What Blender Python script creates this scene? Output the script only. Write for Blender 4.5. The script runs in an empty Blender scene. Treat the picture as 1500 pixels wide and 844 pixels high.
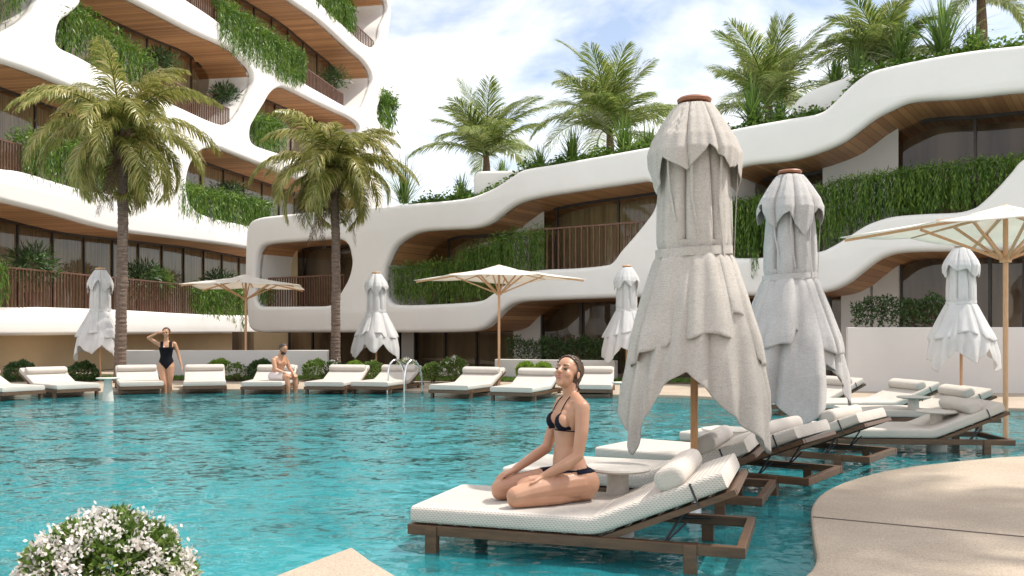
import bpy, bmesh, math, random
import numpy as np
from mathutils import Vector, Matrix
R = math.radians
rnd = random.Random(7)
rng = np.random.default_rng(11)
C = bpy.context.scene.collection
scene = bpy.context.scene

# ---------------------------------------------------------------- camera, light, exposure
F = 1350.0; HZ = 487.0; EYE = 1.35
cam = bpy.data.cameras.new('camera'); camo = bpy.data.objects.new('camera', cam); C.objects.link(camo)
camo.location = (0, 0, EYE); camo.rotation_euler = (R(90), 0, 0)
cam.sensor_width = 36; cam.lens = F/1500*36; cam.shift_y = (HZ-422)/1500
cam.clip_end = 2000; cam.clip_start = 0.05
scene.camera = camo
SUN = Vector((0.95*0.5, 0.14*0.5, 0.866)).normalized()
ELEV = math.asin(SUN.z); AZ = math.atan2(SUN.x, SUN.y)
w = bpy.data.worlds.new('World'); scene.world = w; w.use_nodes = True
nt = w.node_tree; N = nt.nodes; L = nt.links
for n in list(N): N.remove(n)
def nd(t, **k):
    n = N.new(t)
    for a, b in k.items(): setattr(n, a, b)
    return n
out = nd('ShaderNodeOutputWorld'); bg = nd('ShaderNodeBackground')
sky = nd('ShaderNodeTexSky', sky_type='NISHITA', sun_disc=False, sun_elevation=ELEV, sun_rotation=AZ)
sky.air_density = 1.0; sky.dust_density = 1.2; sky.ozone_density = 1.5
tc = nd('ShaderNodeTexCoord')
mp = nd('ShaderNodeMapping'); mp.inputs['Scale'].default_value = (1.0, 1.0, 2.2); mp.inputs['Location'].default_value = (3.1, 0.4, 0.75)
n1 = nd('ShaderNodeTexNoise'); n1.inputs['Scale'].default_value = 2.6; n1.inputs['Detail'].default_value = 9; n1.inputs['Roughness'].default_value = 0.55; n1.inputs['Distortion'].default_value = 0.25
cr = nd('ShaderNodeValToRGB'); cr.color_ramp.elements[0].position = 0.38; cr.color_ramp.elements[1].position = 0.60
mx = nd('ShaderNodeMix', data_type='RGBA')
mx.inputs[7].default_value = (10.4, 9.9, 9.4, 1)
mult = nd('ShaderNodeMath', operation='MULTIPLY_ADD'); mult.inputs[1].default_value = 0.80; mult.inputs[2].default_value = 0.12
L.new(tc.outputs['Generated'], mp.inputs[0]); L.new(mp.outputs[0], n1.inputs['Vector'])
L.new(n1.outputs['Fac'], cr.inputs[0]); L.new(cr.outputs[0], mult.inputs[0]); L.new(mult.outputs[0], mx.inputs[0])
L.new(sky.outputs[0], mx.inputs[6]); L.new(mx.outputs[2], bg.inputs[0])
bg.inputs[1].default_value = 0.135
L.new(bg.outputs[0], out.inputs[0])
sl = bpy.data.lights.new('sun', 'SUN'); sl.energy = 3.8; sl.angle = R(0.9); sl.color = (1.0, 0.945, 0.86)
so = bpy.data.objects.new('sun', sl); C.objects.link(so); so.rotation_euler = SUN.to_track_quat('Z', 'Y').to_euler()
scene.view_settings.view_transform = 'Standard'; scene.view_settings.look = 'None'
scene.view_settings.exposure = 0.44; scene.view_settings.gamma = 1; scene.view_settings.use_curve_mapping = False
scene.render.engine = 'CYCLES'
scene.cycles.max_bounces = 8; scene.cycles.transparent_max_bounces = 24

# ---------------------------------------------------------------- geometry of the view
def at(px, py, Y): return Vector(((px-750)*Y/F, Y, EYE-(py-HZ)*Y/F))
def gp(px, py, z=0.0):
    s = (py-HZ)/(EYE-z); return Vector(((px-750)/s, F/s, z))

# ---------------------------------------------------------------- materials
def mat(name):
    m = bpy.data.materials.new(name); m.use_nodes = True
    t = m.node_tree; b = t.nodes['Principled BSDF']; return m, t, b
def noise(t, scale, detail=3, rough=0.5, vec=None, coord='Object', stretch=None):
    n = t.nodes.new('ShaderNodeTexNoise'); n.inputs['Scale'].default_value = scale
    n.inputs['Detail'].default_value = detail; n.inputs['Roughness'].default_value = rough
    c = t.nodes.new('ShaderNodeTexCoord'); src = c.outputs[coord]
    if stretch:
        m = t.nodes.new('ShaderNodeMapping'); m.inputs['Scale'].default_value = stretch
        t.links.new(src, m.inputs[0]); src = m.outputs[0]
    t.links.new(src, n.inputs['Vector']); return n
def ramp(t, src, stops):
    r = t.nodes.new('ShaderNodeValToRGB'); e = r.color_ramp.elements
    while len(e) < len(stops): e.new(0.5)
    for i, (p, c) in enumerate(stops):
        e[i].position = p; e[i].color = (c[0], c[1], c[2], 1)
    t.links.new(src, r.inputs[0]); return r.outputs[0]
def bump(t, b, src, strength, dist=0.01):
    n = t.nodes.new('ShaderNodeBump'); n.inputs['Strength'].default_value = strength; n.inputs['Distance'].default_value = dist
    t.links.new(src, n.inputs['Height']); t.links.new(n.outputs[0], b.inputs['Normal']); return n
def plain(name, col, rough=0.6, var=0.12, scale=6, bmp=0.0, bscale=80, metal=0, spec=0.5, coord='Object', bdist=0.003, stretch=None):
    m, t, b = mat(name)
    n = noise(t, scale, 4, 0.6, coord=coord, stretch=stretch)
    lo = [c*(1-var) for c in col]; hi = [min(1, c*(1+var)) for c in col]
    t.links.new(ramp(t, n.outputs['Fac'], [(0.3, lo), (0.7, hi)]), b.inputs['Base Color'])
    b.inputs['Roughness'].default_value = rough; b.inputs['Metallic'].default_value = metal
    b.inputs['Specular IOR Level'].default_value = spec
    if bmp:
        n2 = noise(t, bscale, 3, 0.6, coord=coord); bump(t, b, n2.outputs['Fac'], bmp, bdist)
    return m
def leafmat(name, stops, trans=0.3, rough=0.45):
    m, t, b = mat(name); nn = t.nodes
    g = nn.new('ShaderNodeNewGeometry')
    n = noise(t, 1.6, 2)
    a = nn.new('ShaderNodeMath'); a.operation = 'MULTIPLY_ADD'; a.inputs[1].default_value = 0.5
    s = nn.new('ShaderNodeMath'); s.operation = 'MULTIPLY'; s.inputs[1].default_value = 0.5
    t.links.new(n.outputs['Fac'], s.inputs[0]); t.links.new(g.outputs['Random Per Island'], a.inputs[0]); t.links.new(s.outputs[0], a.inputs[2])
    col = ramp(t, a.outputs[0], stops)
    t.links.new(col, b.inputs['Base Color']); b.inputs['Roughness'].default_value = rough
    tr = nn.new('ShaderNodeBsdfTranslucent'); t.links.new(col, tr.inputs[0])
    mxs = nn.new('ShaderNodeMixShader'); mxs.inputs[0].default_value = trans
    o = nn['Material Output']
    t.links.new(b.outputs[0], mxs.inputs[1]); t.links.new(tr.outputs[0], mxs.inputs[2]); t.links.new(mxs.outputs[0], o.inputs[0])
    return m
M = {}
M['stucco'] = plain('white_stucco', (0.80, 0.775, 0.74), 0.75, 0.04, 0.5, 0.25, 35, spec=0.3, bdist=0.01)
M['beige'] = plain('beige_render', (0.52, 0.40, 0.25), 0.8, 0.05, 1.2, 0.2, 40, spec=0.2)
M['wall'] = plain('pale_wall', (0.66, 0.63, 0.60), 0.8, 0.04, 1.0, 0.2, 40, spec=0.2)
def woodplank(name, c0, c1, axis, width, rough=0.5):
    m, t, b = mat(name); nn = t.nodes
    c = nn.new('ShaderNodeTexCoord'); sx = nn.new('ShaderNodeSeparateXYZ'); t.links.new(c.outputs['Object'], sx.inputs[0])
    d = nn.new('ShaderNodeMath'); d.operation = 'DIVIDE'; d.inputs[1].default_value = width; t.links.new(sx.outputs[axis], d.inputs[0])
    fl = nn.new('ShaderNodeMath'); fl.operation = 'FLOOR'; t.links.new(d.outputs[0], fl.inputs[0])
    fr = nn.new('ShaderNodeMath'); fr.operation = 'FRACT'; t.links.new(d.outputs[0], fr.inputs[0])
    wn = nn.new('ShaderNodeTexWhiteNoise'); wn.noise_dimensions = '1D'; t.links.new(fl.outputs[0], wn.inputs['W'])
    st = [3, 3, 3]; st[axis] = 30
    n = noise(t, 1.2, 5, 0.6, stretch=tuple(st))
    ad = nn.new('ShaderNodeMath'); ad.operation = 'MULTIPLY_ADD'; ad.inputs[1].default_value = 0.55
    mm = nn.new('ShaderNodeMath'); mm.operation = 'MULTIPLY'; mm.inputs[1].default_value = 0.45
    t.links.new(n.outputs['Fac'], mm.inputs[0]); t.links.new(wn.outputs['Value'], ad.inputs[0]); t.links.new(mm.outputs[0], ad.inputs[2])
    col = ramp(t, ad.outputs[0], [(0.15, c0), (0.8, c1)])
    gt = nn.new('ShaderNodeMath'); gt.operation = 'GREATER_THAN'; gt.inputs[1].default_value = 0.06; t.links.new(fr.outputs[0], gt.inputs[0])
    mi = nn.new('ShaderNodeMix'); mi.data_type = 'RGBA'; mi.inputs[6].default_value = (c0[0]*.3, c0[1]*.3, c0[2]*.3, 1)
    t.links.new(gt.outputs[0], mi.inputs[0]); t.links.new(col, mi.inputs[7]); t.links.new(mi.outputs[2], b.inputs['Base Color'])
    b.inputs['Roughness'].default_value = rough; return m
M['soffit'] = woodplank('soffit_planks', (0.34, 0.155, 0.065), (0.62, 0.33, 0.15), 0, 0.16)
M['soffit_long'] = woodplank('soffit_planks_long', (0.34, 0.155, 0.065), (0.62, 0.33, 0.15), 1, 0.16)
M['slat'] = plain('railing_wood', (0.13, 0.062, 0.035), 0.5, 0.3, 8)
M['mull'] = plain('dark_bronze', (0.035, 0.025, 0.02), 0.4, 0.2, 5)
M['lwood'] = plain('lounger_teak', (0.10, 0.052, 0.026), 0.45, 0.35, 5, 0.4, 40, stretch=(1, 6, 6))
M['pole'] = plain('umbrella_wood', (0.55, 0.28, 0.12), 0.4, 0.2, 10, 0.2, 60, stretch=(8, 8, 1))
M['polelight'] = plain('pale_umbrella_wood', (0.60, 0.35, 0.19), 0.45, 0.15, 10, 0.2, 60, stretch=(8, 8, 1))
M['steel'] = plain('steel', (0.75, 0.77, 0.78), 0.15, 0.03, 3, metal=1)
M['blackmetal'] = plain('black_metal', (0.03, 0.03, 0.035), 0.35, 0.1, 5)
M['tabletop'] = plain('cast_stone', (0.50, 0.47, 0.42), 0.7, 0.1, 30, 0.3, 90)
M['sleeve'] = plain('white_sleeve', (0.78, 0.78, 0.78), 0.4, 0.03, 5)
M['soil'] = plain('soil', (0.10, 0.07, 0.045), 0.9, 0.3, 8, 0.5, 30, bdist=0.02)
M['pot'] = plain('brown_pot', (0.10, 0.05, 0.03), 0.6, 0.2, 6)
def fabric(name, col, check=0.0, scale=220, trans=0.0, bstr=0.35, var=0.05):
    m, t, b = mat(name); nn = t.nodes
    n = noise(t, 3.0, 4, 0.6); lo = [c*(1-var) for c in col]; hi = [min(1, c*(1+var)) for c in col]
    base = ramp(t, n.outputs['Fac'], [(0.3, lo), (0.7, hi)])
    c = nn.new('ShaderNodeTexCoord')
    w1 = nn.new('ShaderNodeTexWave'); w1.wave_type = 'BANDS'; w1.bands_direction = 'Z'; w1.inputs['Scale'].default_value = scale/6.28*1.0; w1.inputs['Distortion'].default_value = 1.2; w1.inputs['Detail'].default_value = 2
    w2 = nn.new('ShaderNodeTexWave'); w2.wave_type = 'BANDS'; w2.bands_direction = 'DIAGONAL'; w2.inputs['Scale'].default_value = scale/6.28; w2.inputs['Distortion'].default_value = 1.2; w2.inputs['Detail'].default_value = 2
    for q in (w1, w2): t.links.new(c.outputs['Object'], q.inputs['Vector'])
    a = nn.new('ShaderNodeMath'); a.operation = 'ADD'; t.links.new(w1.outputs['Fac'], a.inputs[0]); t.links.new(w2.outputs['Fac'], a.inputs[1])
    mi = nn.new('ShaderNodeMix'); mi.data_type = 'RGBA'; mi.blend_type = 'MULTIPLY'; mi.inputs[0].default_value = check
    rr = ramp(t, a.outputs[0], [(0.2, (0.55, 0.55, 0.55)), (0.9, (1, 1, 1))])
    t.links.new(base, mi.inputs[6]); t.links.new(rr, mi.inputs[7])
    if var > .07:
        ns = noise(t, 120, 3, 0.75); nl = noise(t, 22, 3, .6, stretch=(1, 1, 3))
        m5 = nn.new('ShaderNodeMix'); m5.data_type = 'RGBA'; m5.blend_type = 'MULTIPLY'; m5.inputs[0].default_value = 1
        t.links.new(mi.outputs[2], m5.inputs[6]); t.links.new(ramp(t, ns.outputs['Fac'], [(0.36, (0.80, 0.79, 0.78)), (0.52, (1, 1, 1))]), m5.inputs[7])
        m6 = nn.new('ShaderNodeMix'); m6.data_type = 'RGBA'; m6.blend_type = 'MULTIPLY'; m6.inputs[0].default_value = 1
        t.links.new(m5.outputs[2], m6.inputs[6]); t.links.new(ramp(t, nl.outputs['Fac'], [(0.35, (0.93, 0.925, 0.92)), (0.6, (1, 1, 1))]), m6.inputs[7]); mi = m6
    t.links.new(mi.outputs[2], b.inputs['Base Color'])
    b.inputs['Roughness'].default_value = 0.9; b.inputs['Specular IOR Level'].default_value = 0.15
    n9 = noise(t, 190, 3, 0.7); n8 = noise(t, 26, 3, 0.6)
    a2 = nn.new('ShaderNodeMath'); a2.operation = 'MULTIPLY_ADD'; a2.inputs[1].default_value = 1.6; t.links.new(n9.outputs['Fac'], a2.inputs[0]); t.links.new(a.outputs[0], a2.inputs[2])
    a3 = nn.new('ShaderNodeMath'); a3.operation = 'MULTIPLY_ADD'; a3.inputs[1].default_value = 3.0; t.links.new(n8.outputs['Fac'], a3.inputs[0]); t.links.new(a2.outputs[0], a3.inputs[2])
    bump(t, b, a3.outputs[0], bstr, 0.005)
    if trans:
        tr = nn.new('ShaderNodeBsdfTranslucent'); t.links.new(mi.outputs[2], tr.inputs[0])
        ms = nn.new('ShaderNodeMixShader'); ms.inputs[0].default_value = trans
        t.links.new(b.outputs[0], ms.inputs[1]); t.links.new(tr.outputs[0], ms.inputs[2]); t.links.new(ms.outputs[0], nn['Material Output'].inputs[0])
    return m
M['mattress'] = fabric('ivory_linen', (0.57, 0.525, 0.47), 0.75, 170)
M['pillow'] = fabric('ivory_pillow', (0.56, 0.51, 0.455), 0.5, 260)
M['disc'] = plain('cap_wood', (0.26, 0.10, 0.05), 0.45, 0.2, 12)
M['linen'] = fabric('grey_linen', (0.84, 0.79, 0.72), 0.5, 420, trans=0.08, bstr=0.8, var=0.08)
M['linen2'] = fabric('cool_linen', (0.83, 0.81, 0.79), 0.45, 420, trans=0.08, bstr=0.8, var=0.08)
M['white_cloth'] = fabric('white_canvas', (0.82, 0.81, 0.80), 0.1, 300, trans=0.35)
M['canopy'] = fabric('cream_canvas', (0.90, 0.86, 0.80), 0.05, 300, trans=0.38)
M['curtain'] = None
m, t, b = mat('tan_curtain'); n = noise(t, 1.0, 3, stretch=(14, 1, 0.1)); b.inputs['Roughness'].default_value = 0.9
t.links.new(ramp(t, n.outputs['Fac'], [(0.3, (0.30, 0.215, 0.12)), (0.7, (0.62, 0.48, 0.30))]), b.inputs['Base Color']); bump(t, b, n.outputs['Fac'], 0.8, 0.08); M['curtain'] = m
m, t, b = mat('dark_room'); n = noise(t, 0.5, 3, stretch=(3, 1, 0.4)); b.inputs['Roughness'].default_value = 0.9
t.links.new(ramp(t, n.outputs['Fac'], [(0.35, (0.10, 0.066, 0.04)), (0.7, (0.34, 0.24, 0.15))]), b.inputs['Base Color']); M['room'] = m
# window glass: clear pane with real fresnel reflection
m, t, b = mat('window_glass'); t.nodes.remove(b)
fr = t.nodes.new('ShaderNodeFresnel'); fr.inputs[0].default_value = 1.5
tr = t.nodes.new('ShaderNodeBsdfTransparent'); tr.inputs[0].default_value = (0.86, 0.84, 0.78, 1)
gl = t.nodes.new('ShaderNodeBsdfGlossy'); gl.inputs['Roughness'].default_value = 0.02; gl.inputs[0].default_value = (1, 1, 1, 1)
ms = t.nodes.new('ShaderNodeMixShader'); t.links.new(fr.outputs[0], ms.inputs[0]); t.links.new(tr.outputs[0], ms.inputs[1]); t.links.new(gl.outputs[0], ms.inputs[2])
t.links.new(ms.outputs[0], t.nodes['Material Output'].inputs[0]); M['glass'] = m
# water: tinted transparent body + scattering body + reflection, rippled
m, t, b = mat('pool_water'); t.nodes.remove(b); nn = t.nodes
def vm(op, x, y=None, val=None):
    q = nn.new('ShaderNodeVectorMath'); q.operation = op; t.links.new(x, q.inputs[0])
    if y is not None: t.links.new(y, q.inputs[1])
    if val is not None:
        if op == 'SCALE': q.inputs['Scale'].default_value = val
        else: q.inputs[1].default_value = val
    return q.outputs[0]
na = noise(t, 1.5, 2, 0.5, stretch=(0.8, 1.15, 1)); na.inputs['Distortion'].default_value = 0.6
nb = noise(t, 8.0, 4, 0.62, stretch=(0.75, 1.2, 1)); nb.inputs['Distortion'].default_value = 1.1
ca_ = vm('MULTIPLY', vm('SUBTRACT', na.outputs['Color'], val=(.5, .5, .5)), val=(.30, .34, 0))
cb_ = vm('MULTIPLY', vm('SUBTRACT', nb.outputs['Color'], val=(.5, .5, .5)), val=(.62, .80, 0))
wn_ = vm('NORMALIZE', vm('ADD', vm('ADD', ca_, cb_), val=(0, 0, 1)))
fr = nn.new('ShaderNodeFresnel'); fr.inputs[0].default_value = 1.36; t.links.new(wn_, fr.inputs['Normal'])
class _B: outputs = [wn_]
bp = _B
tr = nn.new('ShaderNodeBsdfTransparent'); tr.inputs[0].default_value = (0.60, 0.93, 0.95, 1)
df = nn.new('ShaderNodeBsdfDiffuse'); df.inputs[0].default_value = (0.05, 0.50, 0.56, 1); t.links.new(bp.outputs[0], df.inputs['Normal'])
gl = nn.new('ShaderNodeBsdfGlossy'); gl.inputs['Roughness'].default_value = 0.04; t.links.new(bp.outputs[0], gl.inputs['Normal'])
rf = nn.new('ShaderNodeBsdfRefraction'); rf.inputs['IOR'].default_value = 1.33; rf.inputs['Roughness'].default_value = 0.0; rf.inputs[0].default_value = (0.60, 0.95, 0.97, 1); t.links.new(bp.outputs[0], rf.inputs['Normal'])
m0 = nn.new('ShaderNodeMixShader'); m0.inputs[0].default_value = 0.66
m1 = nn.new('ShaderNodeMixShader'); m1.inputs[0].default_value = 0.27
m2 = nn.new('ShaderNodeMixShader')
t.links.new(tr.outputs[0], m0.inputs[1]); t.links.new(rf.outputs[0], m0.inputs[2]); t.links.new(m0.outputs[0], m1.inputs[1]); t.links.new(df.outputs[0], m1.inputs[2])
t.links.new(fr.outputs[0], m2.inputs[0]); t.links.new(m1.outputs[0], m2.inputs[1]); t.links.new(gl.outputs[0], m2.inputs[2])
t.links.new(m2.outputs[0], nn['Material Output'].inputs[0]); M['water'] = m
# mosaic tile, its colour mottled to stand in for the refracted light network
def mosaic(name, cols, size):
    m, t, b = mat(name); nn = t.nodes
    c = nn.new('ShaderNodeTexCoord')
    br = nn.new('ShaderNodeTexBrick'); br.offset = 0; br.inputs['Scale'].default_value = 1; br.inputs['Brick Width'].default_value = size; br.inputs['Row Height'].default_value = size
    br.inputs['Mortar Size'].default_value = size*0.07; br.inputs['Bias'].default_value = 0
    br.inputs[1].default_value = (*cols[0], 1); br.inputs[2].default_value = (*cols[1], 1); br.inputs[3].default_value = (*cols[2], 1)
    t.links.new(c.outputs['Object'], br.inputs[0])
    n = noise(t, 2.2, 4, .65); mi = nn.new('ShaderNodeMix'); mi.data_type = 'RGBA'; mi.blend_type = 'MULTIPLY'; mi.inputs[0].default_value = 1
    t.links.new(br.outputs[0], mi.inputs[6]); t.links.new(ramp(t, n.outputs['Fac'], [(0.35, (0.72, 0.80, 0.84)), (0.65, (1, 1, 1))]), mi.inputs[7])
    t.links.new(mi.outputs[2], b.inputs['Base Color']); b.inputs['Roughness'].default_value = 0.35; return m
M['tile_deep'] = mosaic('pool_mosaic', [(0.12, 0.62, 0.69), (0.55, 0.97, 0.97), (0.30, 0.80, 0.84)], 0.22)  # tile contrast raised to paint in the water's broken bright and dark pattern
M['tile_shallow'] = mosaic('shelf_mosaic', [(0.60, 0.90, 0.90), (0.78, 0.95, 0.94), (0.34, 0.70, 0.72)], 0.11)
# deck concrete with wide joints
m, t, b = mat('deck_concrete'); nn = t.nodes
n = noise(t, 1.3, 5, 0.6); n3 = noise(t, 95, 3, 0.7)
base = ramp(t, n.outputs['Fac'], [(0.3, (0.40, 0.325, 0.245)), (0.7, (0.48, 0.40, 0.31))])
mi = nn.new('ShaderNodeMix'); mi.data_type = 'RGBA'; mi.blend_type = 'MULTIPLY'; mi.inputs[0].default_value = 1
t.links.new(base, mi.inputs[6]); t.links.new(ramp(t, n3.outputs['Fac'], [(0.36, (0.66, 0.64, 0.62)), (0.58, (1.0, 1.0, 1.0))]), mi.inputs[7])
t.links.new(mi.outputs[2], b.inputs['Base Color']); b.inputs['Roughness'].default_value = 0.8; bump(t, b, n3.outputs['Fac'], 0.4, 0.003); M['deck'] = m
M['joint'] = plain('joint', (0.16, 0.13, 0.11), 0.9)
M['grass'] = leafmat('grass_blades', [(0.2, (0.06, 0.14, 0.015)), (0.8, (0.16, 0.27, 0.04))], 0.3)
M['palm'] = leafmat('palm_leaf', [(0.12, (0.07, 0.095, 0.016)), (0.38, (0.18, 0.21, 0.035)), (0.6, (0.38, 0.35, 0.10)), (0.8, (0.58, 0.48, 0.22))], 0.38, 0.30)
M['palmroof'] = leafmat('roof_palm_leaf', [(0.12, (0.06, 0.11, 0.018)), (0.42, (0.17, 0.24, 0.045)), (0.68, (0.34, 0.38, 0.11)), (0.88, (0.48, 0.44, 0.19))], 0.42, 0.35)
M['yucca'] = leafmat('sword_leaf', [(0.15, (0.05, 0.12, 0.02)), (0.5, (0.13, 0.22, 0.04)), (0.85, (0.30, 0.38, 0.10))], 0.35, 0.35)
M['vine'] = leafmat('vine_leaf', [(0.12, (0.03, 0.08, 0.008)), (0.48, (0.085, 0.18, 0.018)), (0.82, (0.24, 0.34, 0.05))], 0.35)
M['shrub'] = leafmat('shrub_leaf', [(0.15, (0.05, 0.11, 0.02)), (0.5, (0.12, 0.20, 0.035)), (0.85, (0.28, 0.36, 0.10))], 0.25)
M['dshrub'] = leafmat('dark_shrub_leaf', [(0.15, (0.018, 0.045, 0.012)), (0.8, (0.08, 0.15, 0.035))], 0.2)
M['lime'] = leafmat('lime_leaf', [(0.15, (0.12, 0.22, 0.02)), (0.8, (0.32, 0.46, 0.07))], 0.35)
M['petal'] = leafmat('white_petal', [(0.15, (0.66, 0.60, 0.54)), (0.8, (0.85, 0.83, 0.80))], 0.3, 0.6)
M['trunk'] = plain('palm_bark', (0.15, 0.105, 0.08), 0.9, 0.45, 7, 0.8, 30, bdist=0.03, stretch=(1, 1, 4))
M['fibre'] = plain('palm_fibre', (0.13, 0.08, 0.045), 0.95, 0.5, 20, 0.8, 60, bdist=0.03, stretch=(3, 3, 1))
M['stem'] = plain('woody_stem', (0.10, 0.06, 0.035), 0.9, 0.3, 20)
def skinmat(name, col):
    m, t, b = mat(name); n = noise(t, 9, 3); lo = (col[0]*.93, col[1]*.88, col[2]*.86)
    t.links.new(ramp(t, n.outputs['Fac'], [(0.35, lo), (0.65, col)]), b.inputs['Base Color'])
    b.inputs['Roughness'].default_value = 0.42; b.inputs['Subsurface Weight'].default_value = 0.12; b.inputs['Subsurface Radius'].default_value = (0.02, 0.008, 0.004); b.inputs['Subsurface Scale'].default_value = 0.5
    return m
M['skin'] = skinmat('skin', (0.47, 0.255, 0.16))
M['skin2'] = skinmat('tanned_skin', (0.46, 0.245, 0.145))
M['navy'] = plain('navy_swimwear', (0.006, 0.007, 0.016), 0.8, 0.2, 20, spec=0.15)
M['black'] = plain('black_swimwear', (0.006, 0.006, 0.008), 0.8, 0.2, 20, spec=0.15)
M['hair'] = plain('brown_hair', (0.062, 0.034, 0.018), 0.42, 0.35, 18, 0.4, 60, bdist=0.004, stretch=(1, 4, 4))
M['hair2'] = plain('dark_hair', (0.05, 0.03, 0.02), 0.5, 0.4, 40, 0.8, 90)
M['shorts'] = fabric('pale_shorts', (0.70, 0.62, 0.60), 0.1, 300)
M['lip'] = plain('lips', (0.42, 0.14, 0.12), 0.4, 0.1)
M['eye'] = plain('eye_dark', (0.03, 0.02, 0.015), 0.2, 0.1)

# ---------------------------------------------------------------- mesh helpers
def tag(o, label=None, cat=None, group=None, kind=None):
    if label: o['label'] = label
    if cat: o['category'] = cat
    if group: o['group'] = group
    if kind: o['kind'] = kind
    return o
def empty(name, loc=(0, 0, 0), rz=0.0):
    o = bpy.data.objects.new(name, None); C.objects.link(o); o.location = loc; o.rotation_euler = (0, 0, rz); o.empty_display_size = 0.2; return o
def mo(name, verts, faces, m, parent=None, smooth=False, mw=None, sharp=None):
    me = bpy.data.meshes.new(name); me.from_pydata([tuple(v) for v in verts], [], [tuple(f) for f in faces]); me.update()
    return fin(name, me, m, parent, smooth, mw, sharp)
def fin(name, me, m, parent=None, smooth=False, mw=None, sharp=None):
    if m: me.materials.append(m)
    if smooth:
        me.polygons.foreach_set('use_smooth', [True]*len(me.polygons))
        if sharp: me.set_sharp_from_angle(angle=R(sharp))
    o = bpy.data.objects.new(name, me); C.objects.link(o)
    if parent is not None: o.parent = parent
    if mw is not None: o.matrix_world = mw
    return o
def npmesh(name, V, Fq, m, parent=None, smooth=False):
    """V (n,3) array, Fq (k,q) int array"""
    me = bpy.data.meshes.new(name); V = np.asarray(V, dtype=np.float32); Fq = np.asarray(Fq, dtype=np.int32)
    me.vertices.add(len(V)); me.vertices.foreach_set('co', V.ravel())
    k, q = Fq.shape
    me.loops.add(k*q); me.loops.foreach_set('vertex_index', Fq.ravel())
    me.polygons.add(k); me.polygons.foreach_set('loop_start', np.arange(0, k*q, q, dtype=np.int32)); me.polygons.foreach_set('loop_total', np.full(k, q, dtype=np.int32))
    me.update(calc_edges=True); me.validate()
    return fin(name, me, m, parent, smooth)
class MB:
    def __init__(s): s.v = []; s.f = []
    def add(s, vs, fs):
        b = len(s.v); s.v += [tuple(v) for v in vs]; s.f += [tuple(i+b for i in f) for f in fs]; return s
    def box(s, c, d, rz=0.0, M4=None):
        x, y, z = d[0]/2, d[1]/2, d[2]/2; ca, sa = math.cos(rz), math.sin(rz); vs = []
        for dx, dy, dz in ((-x,-y,-z),(x,-y,-z),(x,y,-z),(-x,y,-z),(-x,-y,z),(x,-y,z),(x,y,z),(-x,y,z)):
            p = Vector((c[0]+dx*ca-dy*sa, c[1]+dx*sa+dy*ca, c[2]+dz)); vs.append(M4 @ p if M4 else p)
        return s.add(vs, [(0,3,2,1),(4,5,6,7),(0,1,5,4),(1,2,6,5),(2,3,7,6),(3,0,4,7)])
    def bar(s, p, q, wd, ht, up=(0, 0, 1)):
        p, q = Vector(p), Vector(q); d = (q-p).normalized(); u = Vector(up); r = d.cross(u).normalized(); u = r.cross(d)
        vs = [e+r*a*wd/2+u*b*ht/2 for e in (p, q) for a, b in ((-1,-1),(1,-1),(1,1),(-1,1))]
        return s.add(vs, [(0,1,2,3),(7,6,5,4),(0,4,5,1),(1,5,6,2),(2,6,7,3),(3,7,4,0)])
    def tube(s, pts, r, n=8, caps=True):
        pts = [Vector(p) for p in pts]; rs = r if isinstance(r, (list, tuple)) else [r]*len(pts); vs = []; prev = None
        for i, p in enumerate(pts):
            d = (pts[min(i+1, len(pts)-1)]-pts[max(i-1, 0)]).normalized()
            if prev is None:
                a = Vector((0, 0, 1)) if abs(d.z) < 0.9 else Vector((1, 0, 0)); x = d.cross(a).normalized()
            else: x = (prev-d*prev.dot(d)).normalized()
            prev = x; y = d.cross(x)
            for k in range(n):
                t_ = 2*math.pi*k/n; vs.append(p+x*math.cos(t_)*rs[i]+y*math.sin(t_)*rs[i])
        fs = [(i*n+k, i*n+(k+1) % n, (i+1)*n+(k+1) % n, (i+1)*n+k) for i in range(len(pts)-1) for k in range(n)]
        if caps: fs += [tuple(reversed(range(n))), tuple((len(pts)-1)*n+k for k in range(n))]
        return s.add(vs, fs)
    def lathe(s, c, prof, n=24):
        vs = []; 
        for r, z in prof:
            for k in range(n): vs.append((c[0]+r*math.cos(2*math.pi*k/n), c[1]+r*math.sin(2*math.pi*k/n), c[2]+z))
        m_ = len(prof); fs = [(i*n+k, i*n+(k+1) % n, (i+1)*n+(k+1) % n, (i+1)*n+k) for i in range(m_-1) for k in range(n)]
        fs += [tuple(reversed(range(n))), tuple((m_-1)*n+k for k in range(n))]
        return s.add(vs, fs)
    def prism(s, poly, z0, z1):
        n = len(poly); a = sum(poly[i][0]*poly[(i+1) % n][1]-poly[(i+1) % n][0]*poly[i][1] for i in range(n))
        if a < 0: poly = poly[::-1]
        vs = [(p[0], p[1], z0) for p in poly]+[(p[0], p[1], z1) for p in poly]
        return s.add(vs, [tuple(reversed(range(n))), tuple(range(n, 2*n))]+[(i, (i+1) % n, n+(i+1) % n, n+i) for i in range(n)])
    def build(s, name, m, parent=None, smooth=False, sharp=None, bevel=0.0):
        o = mo(name, s.v, s.f, m, parent, smooth, None, sharp)
        if bevel:
            md = o.modifiers.new('b', 'BEVEL'); md.width = bevel; md.segments = 2; md.limit_method = 'ANGLE'
        return o
def copy_tree(o, parent=None):
    c = o.copy(); C.objects.link(c)
    if parent is not None: c.parent = parent
    for ch in list(o.children): copy_tree(ch, c)
    return c
def bake(o):
    """replace an object's mesh by its evaluated mesh"""
    dg = bpy.context.evaluated_depsgraph_get(); dg.update()
    me = bpy.data.meshes.new_from_object(o.evaluated_get(dg)); o.modifiers.clear(); old = o.data; o.data = me; return o
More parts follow.
